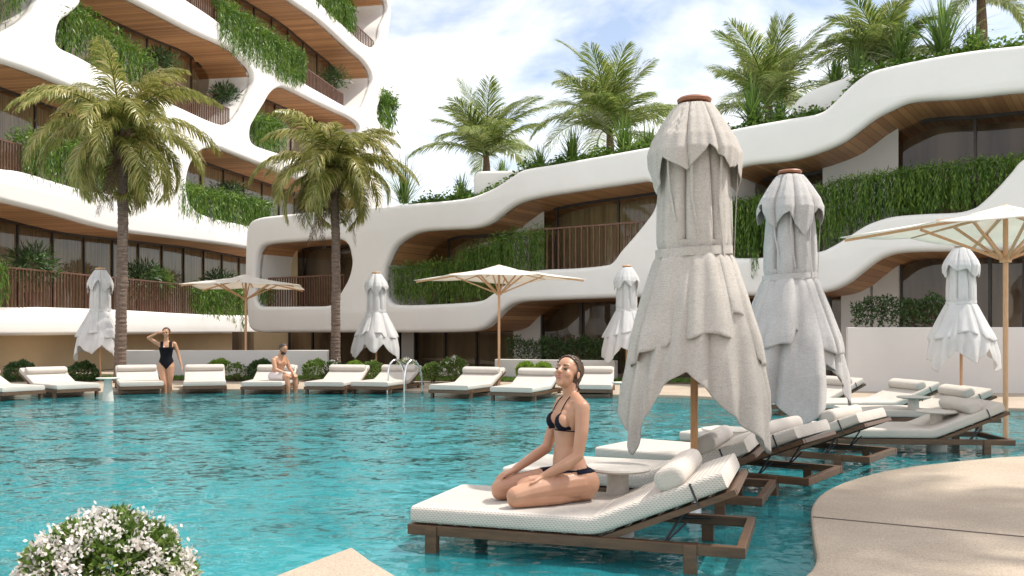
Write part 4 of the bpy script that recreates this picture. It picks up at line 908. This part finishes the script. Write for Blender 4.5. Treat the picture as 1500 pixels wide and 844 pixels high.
# ---------------------------------------------------------------- parasols
def closed_parasol(label, px, Y, mcloth, H=3.05, seed=1, rot=0.0, hero=True, group='closed parasols', baseZ=-.34, polem='pole', k=1.0, tabs=None):
    r = random.Random(seed); NA = 240 if hero else 120; ND = 70 if hero else 40
    p = at(px, 500, Y); root = tag(empty('closed_parasol', (p.x, p.y, 0), rot), label, 'parasol', group)
    mb = MB(); mb.lathe((0, 0, 0), [(.028, baseZ), (.028, H-.02)], 14); mb.build('pole', M[polem], root, True, 40)
    mb = MB(); mb.lathe((0, 0, H), [(.03, -.05), (.120, -.030), (.125, -.010), (.11, .004), (.02, .008)], 28); mb.build('cap_disc', M['disc' if hero else polem], root, True, 40)
    if hero:
        mb = MB(); mb.lathe((0, 0, 0), [(.05, baseZ), (.05, .16), (.045, .17)], 20); mb.build('base_sleeve', M['sleeve'], root, True, 40)
    ph = [r.uniform(0, 6.28) for _ in range(12)]
    def fold(th, n, sharp, off):
        x = ((th+off)/(2*math.pi)*n) % 1.0; dd = min(x, 1-x); return math.exp(-dd/sharp)      # 1 in the crease, 0 on the panel face
    def prof(d, pts):
        return float(np.interp(d, [a for a, _ in pts], [b for _, b in pts]))
    main = [(0, .06), (.04, .115), (.15, .17), (.35, .235), (.75, .262), (1.0, .265), (1.07, .262), (1.12, .285), (1.4, .37), (1.7, .445), (2.1, .495), (2.6, .50)]
    def cloth(name, hem, prof_pts, ncr, amp0, amp1, off, rscale=1.0, d0=0.02, seed2=0, twist=0.0, flare=None):
        vs = []
        for j in range(ND+1):
            for i in range(NA):
                th = 2*math.pi*i/NA; hm = hem(th); t = j/ND; d = d0+(hm-d0)*t
                amp = amp0+(amp1-amp0)*max(0, (d-.9)/1.4)
                tw = th+twist*d+.10*math.sin(th*2+ph[3+seed2])*t
                c = fold(tw, ncr, .10, off)
                rr = prof(d, prof_pts)*rscale*(1-amp*c)*(1+.022*math.sin(9*tw+ph[0])+.03*math.sin(5*tw+ph[1]+d*1.2)*(0.4+t)+.012*math.sin(23*tw+ph[2]+d*3))
                if d > 1.1: rr *= 1+(k-1)*min(1, (d-1.1)/.7)
                rr *= 1+.035*min(1, max(0, d-1.1))*math.sin(17*tw+ph[5]+.8*math.sin(3*th))
                if flare: rr *= flare(th, d, hm)
                pin = math.exp(-((d-1.07)/.045)**2)*.05; rr *= 1-pin
                z = H-.045-d+.012*math.sin(7*th+d*4+ph[4])*t
                vs.append((rr*math.cos(th), rr*math.sin(th), z))
        fs = [(j*NA+i, (j+1)*NA+i, (j+1)*NA+(i+1) % NA, j*NA+(i+1) % NA) for j in range(ND) for i in range(NA)]
        o = mo(name, vs, fs, M[mcloth], root, True); md = o.modifiers.new('s', 'SOLIDIFY'); md.thickness = .005; md.offset = 1; return o
    tri = lambda th, n, off, pw=1.0: (1-abs(((th+off)/(2*math.pi)*n) % 1.0*2-1))**pw      # peaks once per panel
    # long inner drape with four hanging corners, shorter outer fold
    lens = [2.56, 2.12, 2.50, 2.25]
    def hem_in(th):
        x = (th % (2*math.pi))/(math.pi/2)+.5; k_ = int(x) % 4; f_ = abs((x % 1.0)-.5)*2      # f_: 0 at a corner
        return 1.72+(lens[k_]-1.72)*min(1, 1.10*(1-f_)**.9)+.03*math.sin(5*th+ph[6])
    steps = [r.uniform(-.10, .22) for _ in range(8)]
    def hem_out(th):
        x = ((th+.55)/(2*math.pi)*8) % 8; k_ = int(x); f_ = x-k_; a_ = min(1, max(0, (f_-.86)/.14)); a_ = a_*a_*(3-2*a_)
        return 1.70+steps[k_]*(1-a_)+steps[(k_+1) % 8]*a_+.02*math.sin(3*th+ph[8])
    if tabs is None:
        s0 = r.uniform(-12, 12)
        tabs = ([(-180, 2.22), (-152+s0, 2.42), (-122+s0, 2.0), (-90+s0, 2.24), (-62, 1.98), (-26+s0, 2.45), (0, 2.15), (60, 1.9), (120, 2.1), (180, 2.22)],
                [(-180, 1.80), (-128, 1.76), (-124+s0, 1.66), (-70+s0, 1.68), (-66+s0, 1.80), (-10, 1.84), (60, 1.7), (120, 1.75), (180, 1.80)])
    if tabs:
        def from_tab(tb):
            xs = [a for a, _ in tb]; ys = [b for _, b in tb]
            return lambda th: float(np.interp((math.degrees(th+rot)+180) % 360, [x_+180 for x_ in xs], ys))+.012*math.sin(9*th)
        hem_in, hem_out = from_tab(tabs[0]), from_tab(tabs[1])
    fl = lambda th, d, hm: 1+.10*max(0, d-1.7)*(hm > 2.2)
    cloth('drape', hem_in, main, 5 if tabs else 6, .12, .17 if tabs else .22, 0.2, .95, 1.0, 0, .10, fl)
    cloth('canopy', hem_out, main, 8, .24, .30, 0.55, 1.0, .02, 1, -.05)
    # top cape
    cape = [(0, .09), (.012, .135), (.05, .165), (.14, .225), (.26, .295), (.36, .33), (.45, .325), (.75, .29)]
    def hem_c(th): return .38+.20*tri(th, 6, .45, .9)+.07*math.sin(2*th+ph[9])+.03*math.sin(5*th+ph[10])
    cloth('cape', hem_c, cape, 8, .13, .26, .1+math.pi/8*0+.39, 1.0, 0.0, 2, 0)
    # tie belt and hanging cords
    mb = MB(); vs = []; K = 64
    for zz, rr in ((-.03, .262), (-.03, .270), (.03, .270), (.03, .262)):
        for i in range(K): th = 2*math.pi*i/K; q_ = 1+.025*math.sin(9*th+ph[0]); vs.append((rr*1.02*q_*math.cos(th), rr*1.02*q_*math.sin(th), H-.045-1.07+zz+.02*math.sin(th+1)))
    fs = [(a*K+i, a*K+(i+1) % K, ((a+1) % 4)*K+(i+1) % K, ((a+1) % 4)*K+i) for a in range(4) for i in range(K)]
    mo('tie_belt', vs, fs, M[mcloth], root, True, None, 40)
    if hero:
        for th, l_, r0 in ((R(-105), .62, .29), (R(-62), .75, .30), (R(-8), .85, .315), (R(-140), .5, .30)):
            th -= rot; mb = MB(); b = Vector((math.cos(th)*r0, math.sin(th)*r0, H-.42)); s_ = Vector((-math.sin(th), math.cos(th), 0)); q = [b, b+Vector((-math.cos(th)*.02, -math.sin(th)*.02, -l_*.5)), b+s_*.05+Vector((-math.cos(th)*.03, -math.sin(th)*.03, -l_))]
            for a_, b_ in zip(q, q[1:]): mb.bar(a_, b_, .016, .004, up=(math.cos(th), math.sin(th), 0))
            mb.build('cord', M[mcloth], root)
    return root
closed_parasol('tallest closed parasol in the foreground, grey linen tied with a belt', 1017, 6.7, 'linen', seed=4, rot=R(4), k=1.06,
    tabs=([(-180, 2.30), (-160, 2.54), (-128, 2.02), (-108, 1.92), (-90, 2.06), (-55, 2.34), (-28, 2.50), (-8, 2.20), (15, 1.9), (50, 2.15), (90, 1.85), (130, 2.2), (160, 1.95), (180, 2.30)],
          [(-180, 1.92), (-152, 1.86), (-150, 1.80), (-126, 1.76), (-122, 1.70), (-62, 1.67), (-58, 1.50), (-38, 1.60), (-35, 1.84), (0, 1.92), (60, 1.75), (120, 1.85), (180, 1.92)]))
closed_parasol('second largest closed parasol, blue-grey linen, right behind the tallest one', 1157, 9.7, 'linen2', seed=9, rot=R(-22), k=1.16,
    tabs=([(-180, 2.25), (-150, 2.40), (-125, 2.36), (-95, 2.58), (-72, 2.42), (-66, 1.98), (-40, 2.05), (-12, 2.45), (10, 2.1), (60, 1.9), (120, 2.15), (180, 2.25)],
          [(-180, 1.85), (-105, 1.78), (-100, 1.62), (-80, 1.64), (-75, 1.84), (-22, 1.90), (-18, 1.72), (60, 1.8), (120, 1.75), (180, 1.85)]))
for lab, px, Y, sd, rt in (('closed white parasol at far left in front of the first palm trunk', 147, 24.4, 3, 10), ('closed white parasol at the far deck left of the pool ladder', 551, 26.0, 5, -25),
        ('closed white parasol half hidden behind the left edge of the tallest one', 918, 23.4, 7, 40), ('closed white parasol at right in front of the tall pale wall', 1408, 18.0, 8, -12)):
    closed_parasol(lab, px, Y, 'white_cloth', seed=sd, rot=R(rt), hero=False, baseZ=0.05, polem='polelight', k=1.32)
def open_parasol(label, px, Y, rot, H=2.98, half=1.5, rise=.30):
    p = at(px, 500, Y); root = tag(empty('open_parasol', (p.x, p.y, 0), rot), label, 'parasol', 'open square parasols')
    zr = H-.06; ze = zr-rise
    mb = MB(); mb.lathe((0, 0, 0), [(.032, -.05), (.032, H-.05)], 14); mb.build('pole', M['polelight'], root, True, 40)
    mb = MB(); mb.lathe((0, 0, H-.02), [(.05, -.03), (.06, 0), (.035, .03), (.005, .04)], 16); mb.build('finial', M['polelight'], root, True, 40)
    # canopy: square pyramid, slightly sagging between ribs
    n = 24; vs = []
    for j in range(n+1):
        for i in range(n+1):
            x, y = -1+2*i/n, -1+2*j/n; m_ = max(abs(x), abs(y)); a = math.atan2(y, x); sag = -.035*m_*abs(math.sin(4*a))*m_
            e_ = 1-.035*(1-abs(math.cos(2*a)))*0; vs.append((x*half, y*half, zr-rise*m_**1.0*(.55+.45*((x*x+y*y)/2/max(m_*m_, 1e-6)))+sag))
    fs = [(j*(n+1)+i, j*(n+1)+i+1, (j+1)*(n+1)+i+1, (j+1)*(n+1)+i) for j in range(n) for i in range(n)]
    o = mo('canopy', vs, fs, M['canopy'], root, True, None, 30); md = o.modifiers.new('s', 'SOLIDIFY'); md.thickness = .012; md.offset = 1
    mb = MB(); q = [(0.30, 0.30), (-.30, .30), (-.30, -.30), (.30, -.30)]; vs = [(0, 0, zr+.075)]+[(a*1.0, b*1.0, zr-.035) for a, b in q]+[(a, b, zr-.065) for a, b in q]
    mo('vent_cap', vs, [(0, 1, 2), (0, 2, 3), (0, 3, 4), (0, 4, 1), (1, 5, 6, 2), (2, 6, 7, 3), (3, 7, 8, 4), (4, 8, 5, 1)], M['canopy'], root)
    hub = zr-.62
    mb = MB(); mb.lathe((0, 0, 0), [(.034, hub-.05), (.07, hub-.045), (.07, hub+.02), (.034, hub+.03)], 16); mb.build('hub', M['polelight'], root, True, 40)
    for k in range(8):
        a = k*math.pi/4; rr = half*(1.37 if k % 2 else .97); zt = zr-rise*(1.0 if k % 2 else .55)-.035; u_ = Vector((math.cos(a), math.sin(a), 0))
        mb = MB(); mb.bar(Vector((0, 0, zr-.03)), u_*rr+Vector((0, 0, zt-(.0 if k % 2 else .02))), .028, .035); mb.build('rib', M['polelight'], root)
        mb = MB(); f_ = .52; e_ = u_*rr*f_+Vector((0, 0, zr-.04+(zt-zr)*f_)); mb.bar(u_*.06+Vector((0, 0, hub)), e_, .026, .034); mb.build('strut', M['polelight'], root)
    return root
open_parasol('open cream parasol on a wooden pole at left, behind the seated man', 360, 26.0, R(8))
open_parasol('open cream parasol in the middle, in front of the hanging hedge', 731, 22.4, R(38))
open_parasol('open cream parasol cut off by the right edge of the photo', 1473, 11.8, R(30), H=2.97, half=1.42)
# ---------------------------------------------------------------- people
def ell(mb, c, r, T=None, n=14):
    vs, fs = [], []
    for j in range(1, n):
        a = math.pi*j/n
        for i in range(2*n): b = math.pi*i/n; vs.append((c[0]+r[0]*math.sin(a)*math.cos(b), c[1]+r[1]*math.sin(a)*math.sin(b), c[2]+r[2]*math.cos(a)))
    k = 2*n; fs = [(j*k+i, (j+1)*k+i, (j+1)*k+(i+1) % k, j*k+(i+1) % k) for j in range(n-2) for i in range(k)]
    fs += [tuple(range(k)), tuple(reversed([(n-2)*k+i for i in range(k)]))]
    mb.add([T @ Vector(v) for v in vs] if T else vs, fs)
def cap(mb, p, q, r0, r1, T=None, flat=1.0, K=14):
    p, q = Vector(p), Vector(q); d = (q-p).normalized(); a = Vector((0, 0, 1)) if abs(d.z) < .9 else Vector((1, 0, 0)); x = d.cross(a).normalized(); y = d.cross(x)
    rows = [(p-d*r0*math.cos(t), r0*math.sin(t)) for t in (.25, .7, 1.15)]+[(p, r0), (q, r1)]+[(q+d*r1*math.cos(t), r1*math.sin(t)) for t in (1.15, .7, .25)]
    vs = [c+x*math.cos(2*math.pi*k/K)*r+y*math.sin(2*math.pi*k/K)*r*flat for c, r in rows for k in range(K)]
    fs = [(i*K+k, i*K+(k+1) % K, (i+1)*K+(k+1) % K, (i+1)*K+k) for i in range(len(rows)-1) for k in range(K)]+[tuple(reversed(range(K))), tuple((len(rows)-1)*K+k for k in range(K))]
    mb.add([T @ v for v in vs] if T else vs, fs)
def chain(mb, pts, rs, T=None):
    for i in range(len(pts)-1): cap(mb, pts[i], pts[i+1], rs[i], rs[i+1], T)
def loft(mb, rows, T=None, K=28, pw=.9):
    """rows: (cx, cz, hx, hy[, tilt dx/dz])"""
    vs = []
    for r in rows:
        cx, cz, hx, hy = r[:4]
        for k in range(K):
            t = 2*math.pi*k/K; c_, s_ = math.cos(t), math.sin(t)
            X = math.copysign(abs(c_)**pw, c_)*hx; Y = math.copysign(abs(s_)**pw, s_)*hy
            tl = r[4] if len(r) > 4 else 0; vs.append(Vector((cx+X*math.cos(tl), Y, cz-X*math.sin(tl))))
    fs = [(i*K+k, i*K+(k+1) % K, (i+1)*K+(k+1) % K, (i+1)*K+k) for i in range(len(rows)-1) for k in range(K)]+[tuple(reversed(range(K))), tuple((len(rows)-1)*K+k for k in range(K))]
    mb.add([T @ v for v in vs] if T else vs, fs)
def head_parts(mb, T, male=False):
    ell(mb, (-.012, 0, .035), (.096, .075, .084), T); ell(mb, (.022, 0, -.012), (.064, .059, .088), T)
    ell(mb, (.028, 0, -.062), (.050, .046 if not male else .052, .036), T); ell(mb, (.062, 0, -.088), (.020, .022, .018), T)
    cap(mb, (.083, 0, .016), (.103, 0, -.020), .007, .0125, T); ell(mb, (.094, .010, -.024), (.012, .008, .008), T); ell(mb, (.094, -.010, -.024), (.012, .008, .008), T)
    cap(mb, (.068, -.034, .026), (.068, .034, .026), .015, .015, T)
    for s in (-1, 1): ell(mb, (.054, s*.036, -.022), (.026, .023, .028), T); ell(mb, (-.006, s*.080, -.006), (.015, .007, .026), T)
    ell(mb, (.083, 0, -.046), (.011, .021, .007), T); ell(mb, (.082, 0, -.057), (.011, .018, .008), T)
def face(T, root, hair, male=False):
    for s in (-1, 1):
        mb = MB(); ell(mb, (.0795, s*.030, .0035), (.0085, .0150, .0062), T, 8); mb.build('eye', M['eye'], root, True)
        mb = MB(); cap(mb, (.086, s*.018, .028), (.076, s*.044, .031), .0050, .0034, T, K=8); mb.build('eyebrow', M[hair], root, True)
    mb = MB(); ell(mb, (.0875, 0, -.0455), (.0095, .020, .0055), T, 8); ell(mb, (.0865, 0, -.0575), (.0095, .017, .0065), T, 8); mb.build('lips', M['lip'], root, True)
def hand(mb, w_, d, nrm, curl=(.25, .35, .3), thumb=1, spread=1.0, T=None, sc=1.0):
    """wrist point, direction, palm normal (pointing to what it rests on)"""
    w_ = Vector(w_); d = Vector(d).normalized(); nrm = (Vector(nrm)-d*Vector(nrm).dot(d)).normalized(); s = d.cross(nrm)*thumb
    for k in range(-2, 3): cap(mb, w_+d*.008*sc+s*k*.008*sc, w_+d*.080*sc+s*k*.0145*sc, .015*sc, .0115*sc, T, K=10)
    for k, (o_, l_) in enumerate(((.032, .068), (.011, .077), (-.010, .072), (-.030, .056))):
        b = w_+d*.086*sc+s*o_*sc; dd = (d+s*o_*2.6*spread).normalized(); r_ = .0078*sc; l_ *= sc; p = b
        for j in range(3):
            a = curl[j]; dd = (dd*math.cos(a)+nrm*math.sin(a)).normalized(); q = p+dd*l_*(.44, .31, .25)[j]; cap(mb, p, q, r_*(1-.08*j), r_*(.92-.08*j), T, K=10); p = q
    b = w_+d*.022*sc+s*.026*sc; dd = (d*.75+s*.75+nrm*.15).normalized(); q = b+dd*.045*sc; cap(mb, b, q, .0125*sc, .0095*sc, T, K=10); dd = (dd+d*.5).normalized(); cap(mb, q, q+dd*.032*sc, .0092*sc, .0075*sc, T, K=10)
def body(mb, vox, m, root, it=6):
    o = mb.build('body', None, root); md = o.modifiers.new('r', 'REMESH'); md.mode = 'VOXEL'; md.voxel_size = vox; md.use_smooth_shade = True
    s = o.modifiers.new('s', 'SMOOTH'); s.factor = .5; s.iterations = it
    bake(o); o.data.materials.clear(); o.data.materials.append(m); o.data.polygons.foreach_set('use_smooth', [True]*len(o.data.polygons)); return o
def garment(name, bo, cond, off, m, root, sm_=3):
    bm = bmesh.new(); bm.from_mesh(bo.data); bm.normal_update()
    bmesh.ops.delete(bm, geom=[f for f in bm.faces if not cond(f.calc_center_median())], context='FACES')
    bm.normal_update()
    for v in bm.verts:
        if not v.is_boundary: v.co += v.normal*off
        else: v.co += v.normal*off*.3
    for _ in range(sm_): bmesh.ops.smooth_vert(bm, verts=[v for v in bm.verts if v.is_boundary], factor=.5, use_axis_x=True, use_axis_y=True, use_axis_z=True)
    me = bpy.data.meshes.new(name); bm.to_mesh(me); bm.free()
    return fin(name, me, m, root, True)
def strapline(name, pts, r, m, root, closed=False):
    mb = MB(); q = catmull([Vector(p) for p in pts], 6, closed); mb.tube(q, r, 6); return mb.build(name, m, root, True)
RM = Matrix.Rotation
def hair_cap(T, bo, root, m, off=.008):
    Ti = T.inverted()
    def c(p):
        v = Ti @ p
        if abs(v.y) > .079 and -.05 < v.z < .032 and v.x > -.04: return False
        return v.z > -.075 and v.length < .2 and v.x < .008+max(0, v.z-.028)*.72 and (v.z > -.03 or v.x < -.035)
    garment('hair', bo, c, off, M[m], root)
# --- kneeling woman (x forward, y her left, z up; origin under the pelvis on the pad)
kw = tag(empty('person', (.372, 5.90, .272), R(-160)), 'woman in a dark bikini kneeling on the foreground lounger, face lifted to the sun', 'person')
b = MB()
loft(b, [(-.03, .06, .07, .10), (-.015, .11, .105, .150), (-.005, .18, .107, .158), (.006, .25, .094, .142), (.014, .31, .082, .122), (.016, .36, .076, .110), (.012, .42, .082, .117), (.006, .49, .094, .134), (.0, .56, .096, .146), (-.008, .61, .082, .142), (-.014, .648, .060, .100), (-.014, .68, .05, .06)])
for s in (-1, 1):
    ell(b, (-.055, s*.078, .12), (.110, .088, .105)); ell(b, (.082, s*.070, .512), (.046, .058, .055)); ell(b, (.055, s*.066, .545), (.045, .050, .05))
    ell(b, (-.010, s*.150, .612), (.050, .045, .050)); cap(b, (-.012, s*.05, .665), (-.012, s*.14, .625), .038, .040)
    cap(b, (.038, s*.02, .648), (.022, s*.12, .640), .008, .009)
    chain(b, [(-.01, s*.085, .125), (.16, s*.115, .118), (.32, s*.135, .100), (.425, s*.145, .082)], [.092, .083, .069, .057])
    chain(b, [(.425, s*.145, .060), (.25, s*.14, .062), (.13, s*.125, .056), (.02, s*.09, .045)], [.054, .056, .050, .034])
    chain(b, [(.02, s*.09, .045), (-.03, s*.075, .036), (-.125, s*.05, .026)], [.036, .030, .018])
cap(b, (-.016, 0, .64), (.006, 0, .745), .055, .049)
A = [(-.012, .168, .608), (.008, .195, .46), (.035, .200, .315)]
chain(b, A, [.047, .043, .035]); chain(b, [(.035, .200, .315), (.11, .185, .262), (.245, .135, .185)], [.036, .037, .0245])
hand(b, (.245, .135, .185), (1, -.30, -.14), (0, -.1, -1), (.10, .18, .16), 1)
chain(b, [(-.012, -.168, .608), (.03, -.195, .46), (.085, -.190, .320)], [.047, .043, .035]); chain(b, [(.085, -.190, .320), (.17, -.180, .275), (.315, -.160, .195)], [.036, .036, .0245])
hand(b, (.315, -.160, .195), (1, .06, -.35), (-.3, 0, -1), (.25, .40, .35), -1, 1.5)
TH_ = Matrix.Translation((.018, 0, .812)) @ RM(R(34), 4, 'Z') @ RM(R(-24), 4, 'Y')
head_parts(b, TH_); kb = body(b, .0042, M['skin'], kw, 7)
face(TH_, kw, 'hair')
h = MB(); ell(h, (-.033, 0, .042), (.092, .0805, .086), TH_, 18); ell(h, (-.040, 0, -.01), (.075, .068, .070), TH_, 16); ell(h, (-.110, 0, .015), (.034, .036, .036), TH_, 14)
for k in range(9):
    a = R(-80+k*20); h.tube([TH_ @ Vector((.045, .07*math.sin(a)*1.02, .062+.052*math.cos(a))), TH_ @ Vector((-.03, .081*math.sin(a), .045+.088*math.cos(a))), TH_ @ Vector((-.105, .03*math.sin(a), .02+.03*math.cos(a)))], [.003, .005, .003], 6)
h.build('hair_bun', M['hair'], kw, True); hair_cap(TH_, kb, kw, 'hair', .010)
def cup(p):
    for s in (-1, 1):
        y = (p.y-s*.068); z = p.z-.455
        if p.x > .045 and p.z > .462+abs(y)*.03 and z < .115 and abs(y) < .062*(1-z/.125)+.006: return True
    return False
garment('bikini_top', kb, cup, .0035, M['black'] if False else M['navy'], kw)
for s in (-1, 1):
    strapline('neck_strap', [(.095, s*.066, .565), (.070, s*.062, .615), (.030, s*.056, .665), (-.035, s*.046, .706), (-.062, s*.012, .716)], .0032, M['navy'], kw)
strapline('back_strap', [(.120, .035, .466), (.118, .070, .464), (.085, .118, .462), (.02, .142, .458), (-.05, .125, .455), (-.094, .06, .453), (-.100, 0, .452), (-.094, -.06, .453), (-.05, -.125, .455), (.02, -.142, .458), (.085, -.118, .462), (.118, -.070, .464), (.120, -.035, .466)], .004, M['navy'], kw)
for s in (-1, 1): strapline('back_tie', [(-.100, s*.004, .452), (-.106, s*.018, .41), (-.100, s*.022, .375)], .003, M['navy'], kw)
def bottom(p): c_ = .185+.10*(-p.x)*.55+.02; return (abs(p.z-c_) < .017+max(0, .13-abs(p.y))*.10) if p.x < .02 else (p.z < .215 and p.z > .205-max(0, .145-abs(p.y))*.75 and p.x < .16 and p.z > .145)
garment('bikini_bottom', kb, lambda p: bottom(p) and abs(p.y) < .17, .004, M['navy'], kw)
# --- standing woman
def head_hair_short(T, root, m):
    h = MB(); ell(h, (-.030, 0, .042), (.093, .0805, .087), T, 16); ell(h, (-.05, 0, -.02), (.06, .062, .065), T, 12); h.build('hair', M[m], root, True)
q = gp(246, 575, 0)
sw = tag(empty('person', (q.x, q.y-.1, -.28), R(-72)), 'woman in a black one-piece swimsuit standing in the shallow water, hand raised to her brow', 'person')
b = MB()
loft(b, [(0, .80, .075, .12), (-.012, .88, .108, .165), (-.012, .95, .108, .168), (0, 1.02, .088, .138), (.005, 1.09, .078, .118), (.005, 1.17, .086, .128), (.0, 1.26, .100, .148), (-.005, 1.34, .094, .155), (-.01, 1.405, .066, .125), (-.01, 1.44, .05, .07)])
for s in (-1, 1):
    ell(b, (.085, s*.072, 1.275), (.045, .055, .055)); ell(b, (-.012, s*.160, 1.375), (.05, .045, .05)); ell(b, (-.06, s*.075, .88), (.075, .08, .085))
chain(b, [(0, .085, .86), (.02, .085, .66), (.03, .065, .48), (.0, .07, .30), (-.01, .06, .08)], [.095, .075, .054, .053, .034]); chain(b, [(-.02, .06, .045), (.13, .075, .03)], [.034, .026])
chain(b, [(0, -.085, .86), (.03, -.07, .66), (.06, -.035, .48), (.04, -.03, .30), (.03, -.02, .08)], [.095, .075, .054, .053, .034]); chain(b, [(.02, -.02, .045), (.17, -.03, .03)], [.034, .026])
cap(b, (-.012, 0, 1.40), (0, 0, 1.52), .053, .05)
chain(b, [(-.012, .175, 1.37), (-.02, .235, 1.21), (-.01, .27, 1.08)], [.046, .040, .034]); chain(b, [(-.01, .27, 1.08), (.05, .33, .86)], [.034, .023]); hand(b, (.05, .33, .86), (.15, .1, -1), (0, -1, 0), (.15, .2, .2), -1)
chain(b, [(-.012, -.175, 1.38), (.03, -.27, 1.44), (.07, -.37, 1.51)], [.046, .040, .034]); chain(b, [(.07, -.37, 1.51), (.12, -.16, 1.625)], [.034, .023]); hand(b, (.12, -.16, 1.625), (.05, 1, .18), (-.2, 0, -1), (.05, .1, .1), 1)
T2 = Matrix.Translation((.012, 0, 1.615)) @ RM(R(-14), 4, 'Z') @ RM(R(0), 4, 'Y')
head_parts(b, T2); sb = body(b, .0075, M['skin2'], sw, 5); face(T2, sw, 'hair'); hair_cap(T2, sb, sw, 'hair', .014)
def suit(p):
    if abs(p.y) > .172+.0*p.z: return False
    if p.z > 1.43: return False
    if p.z > 1.30: return (.055 < abs(p.y) < .125) if p.x > -.0 else (.04 < abs(p.y) < .13)
    if p.z > 1.02: return True
    return p.z > .80+abs(p.y)*1.15
garment('swimsuit', sb, suit, .006, M['black'], sw)
# --- seated man
q = at(403, 560, 20.75)
mn = tag(empty('person', (q.x, q.y, .272), R(-24)), 'bare-chested man in pale shorts sitting on the side of a far lounger, facing right', 'person')
b = MB()
Tt = RM(R(17), 4, 'Y')
loft(b, [(-.01, .02, .11, .155), (0, .10, .115, .165), (0, .18, .105, .15), (0, .28, .10, .148), (0, .38, .112, .17), (0, .46, .112, .185), (-.01, .52, .085, .17), (-.01, .56, .06, .10)], Tt)
for s in (-1, 1):
    ell(b, (.08, s*.08, .42), (.04, .075, .055), Tt); ell(b, (-.01, s*.195, .475), (.06, .055, .06), Tt); cap(b, (-.01, s*.06, .56), (-.01, s*.17, .51), .045, .05, Tt)
    chain(b, [(.0, s*.09, .09), (.22, s*.12, .10), (.44, s*.14, .085)], [.098, .088, .064]); chain(b, [(.44, s*.14, .07), (.455, s*.14, -.12), (.44, s*.13, -.46)], [.060, .060, .038]); chain(b, [(.43, s*.13, -.50), (.57, s*.15, -.52)], [.038, .028])
    e1 = Tt @ Vector((-.01, s*.215, .47)); e2 = Vector((.21, s*.25, .255)); e3 = Vector((.40, s*.13, .165))
    chain(b, [e1, (e1+e2)/2, e2], [.056, .052, .042]); chain(b, [e2, e3], [.043, .028]); hand(b, e3, (1, -s*.4, -.6), (-.3, 0, -1), (.3, .4, .3), s, 1, None, 1.1)
nb_ = Tt @ Vector((-.01, 0, .53)); cap(b, nb_, nb_+Vector((.06, 0, .12)), .065, .058)
T3 = Matrix.Translation(nb_+Vector((.085, 0, .19))) @ RM(R(-10), 4, 'Z') @ RM(R(14), 4, 'Y') @ Matrix.Scale(1.05, 4)
head_parts(b, T3, True); mb_ = body(b, .0078, M['skin2'], mn, 5); face(T3, mn, 'hair2')
hair_cap(T3, mb_, mn, 'hair2', .012)
garment('shorts', mb_, lambda p: p.z < .19 and p.z > -.03 and p.x < .36, .010, M['shorts'], mn)
garment('beard', mb_, lambda p: (lambda v: v.z < -.035 and v.x > .0 and abs(v.y) < .06 and v.z > -.115 and not (abs(v.y) < .02 and v.z > -.062 and v.x > .07))(T3.inverted() @ p), .004, M['hair2'], mn)
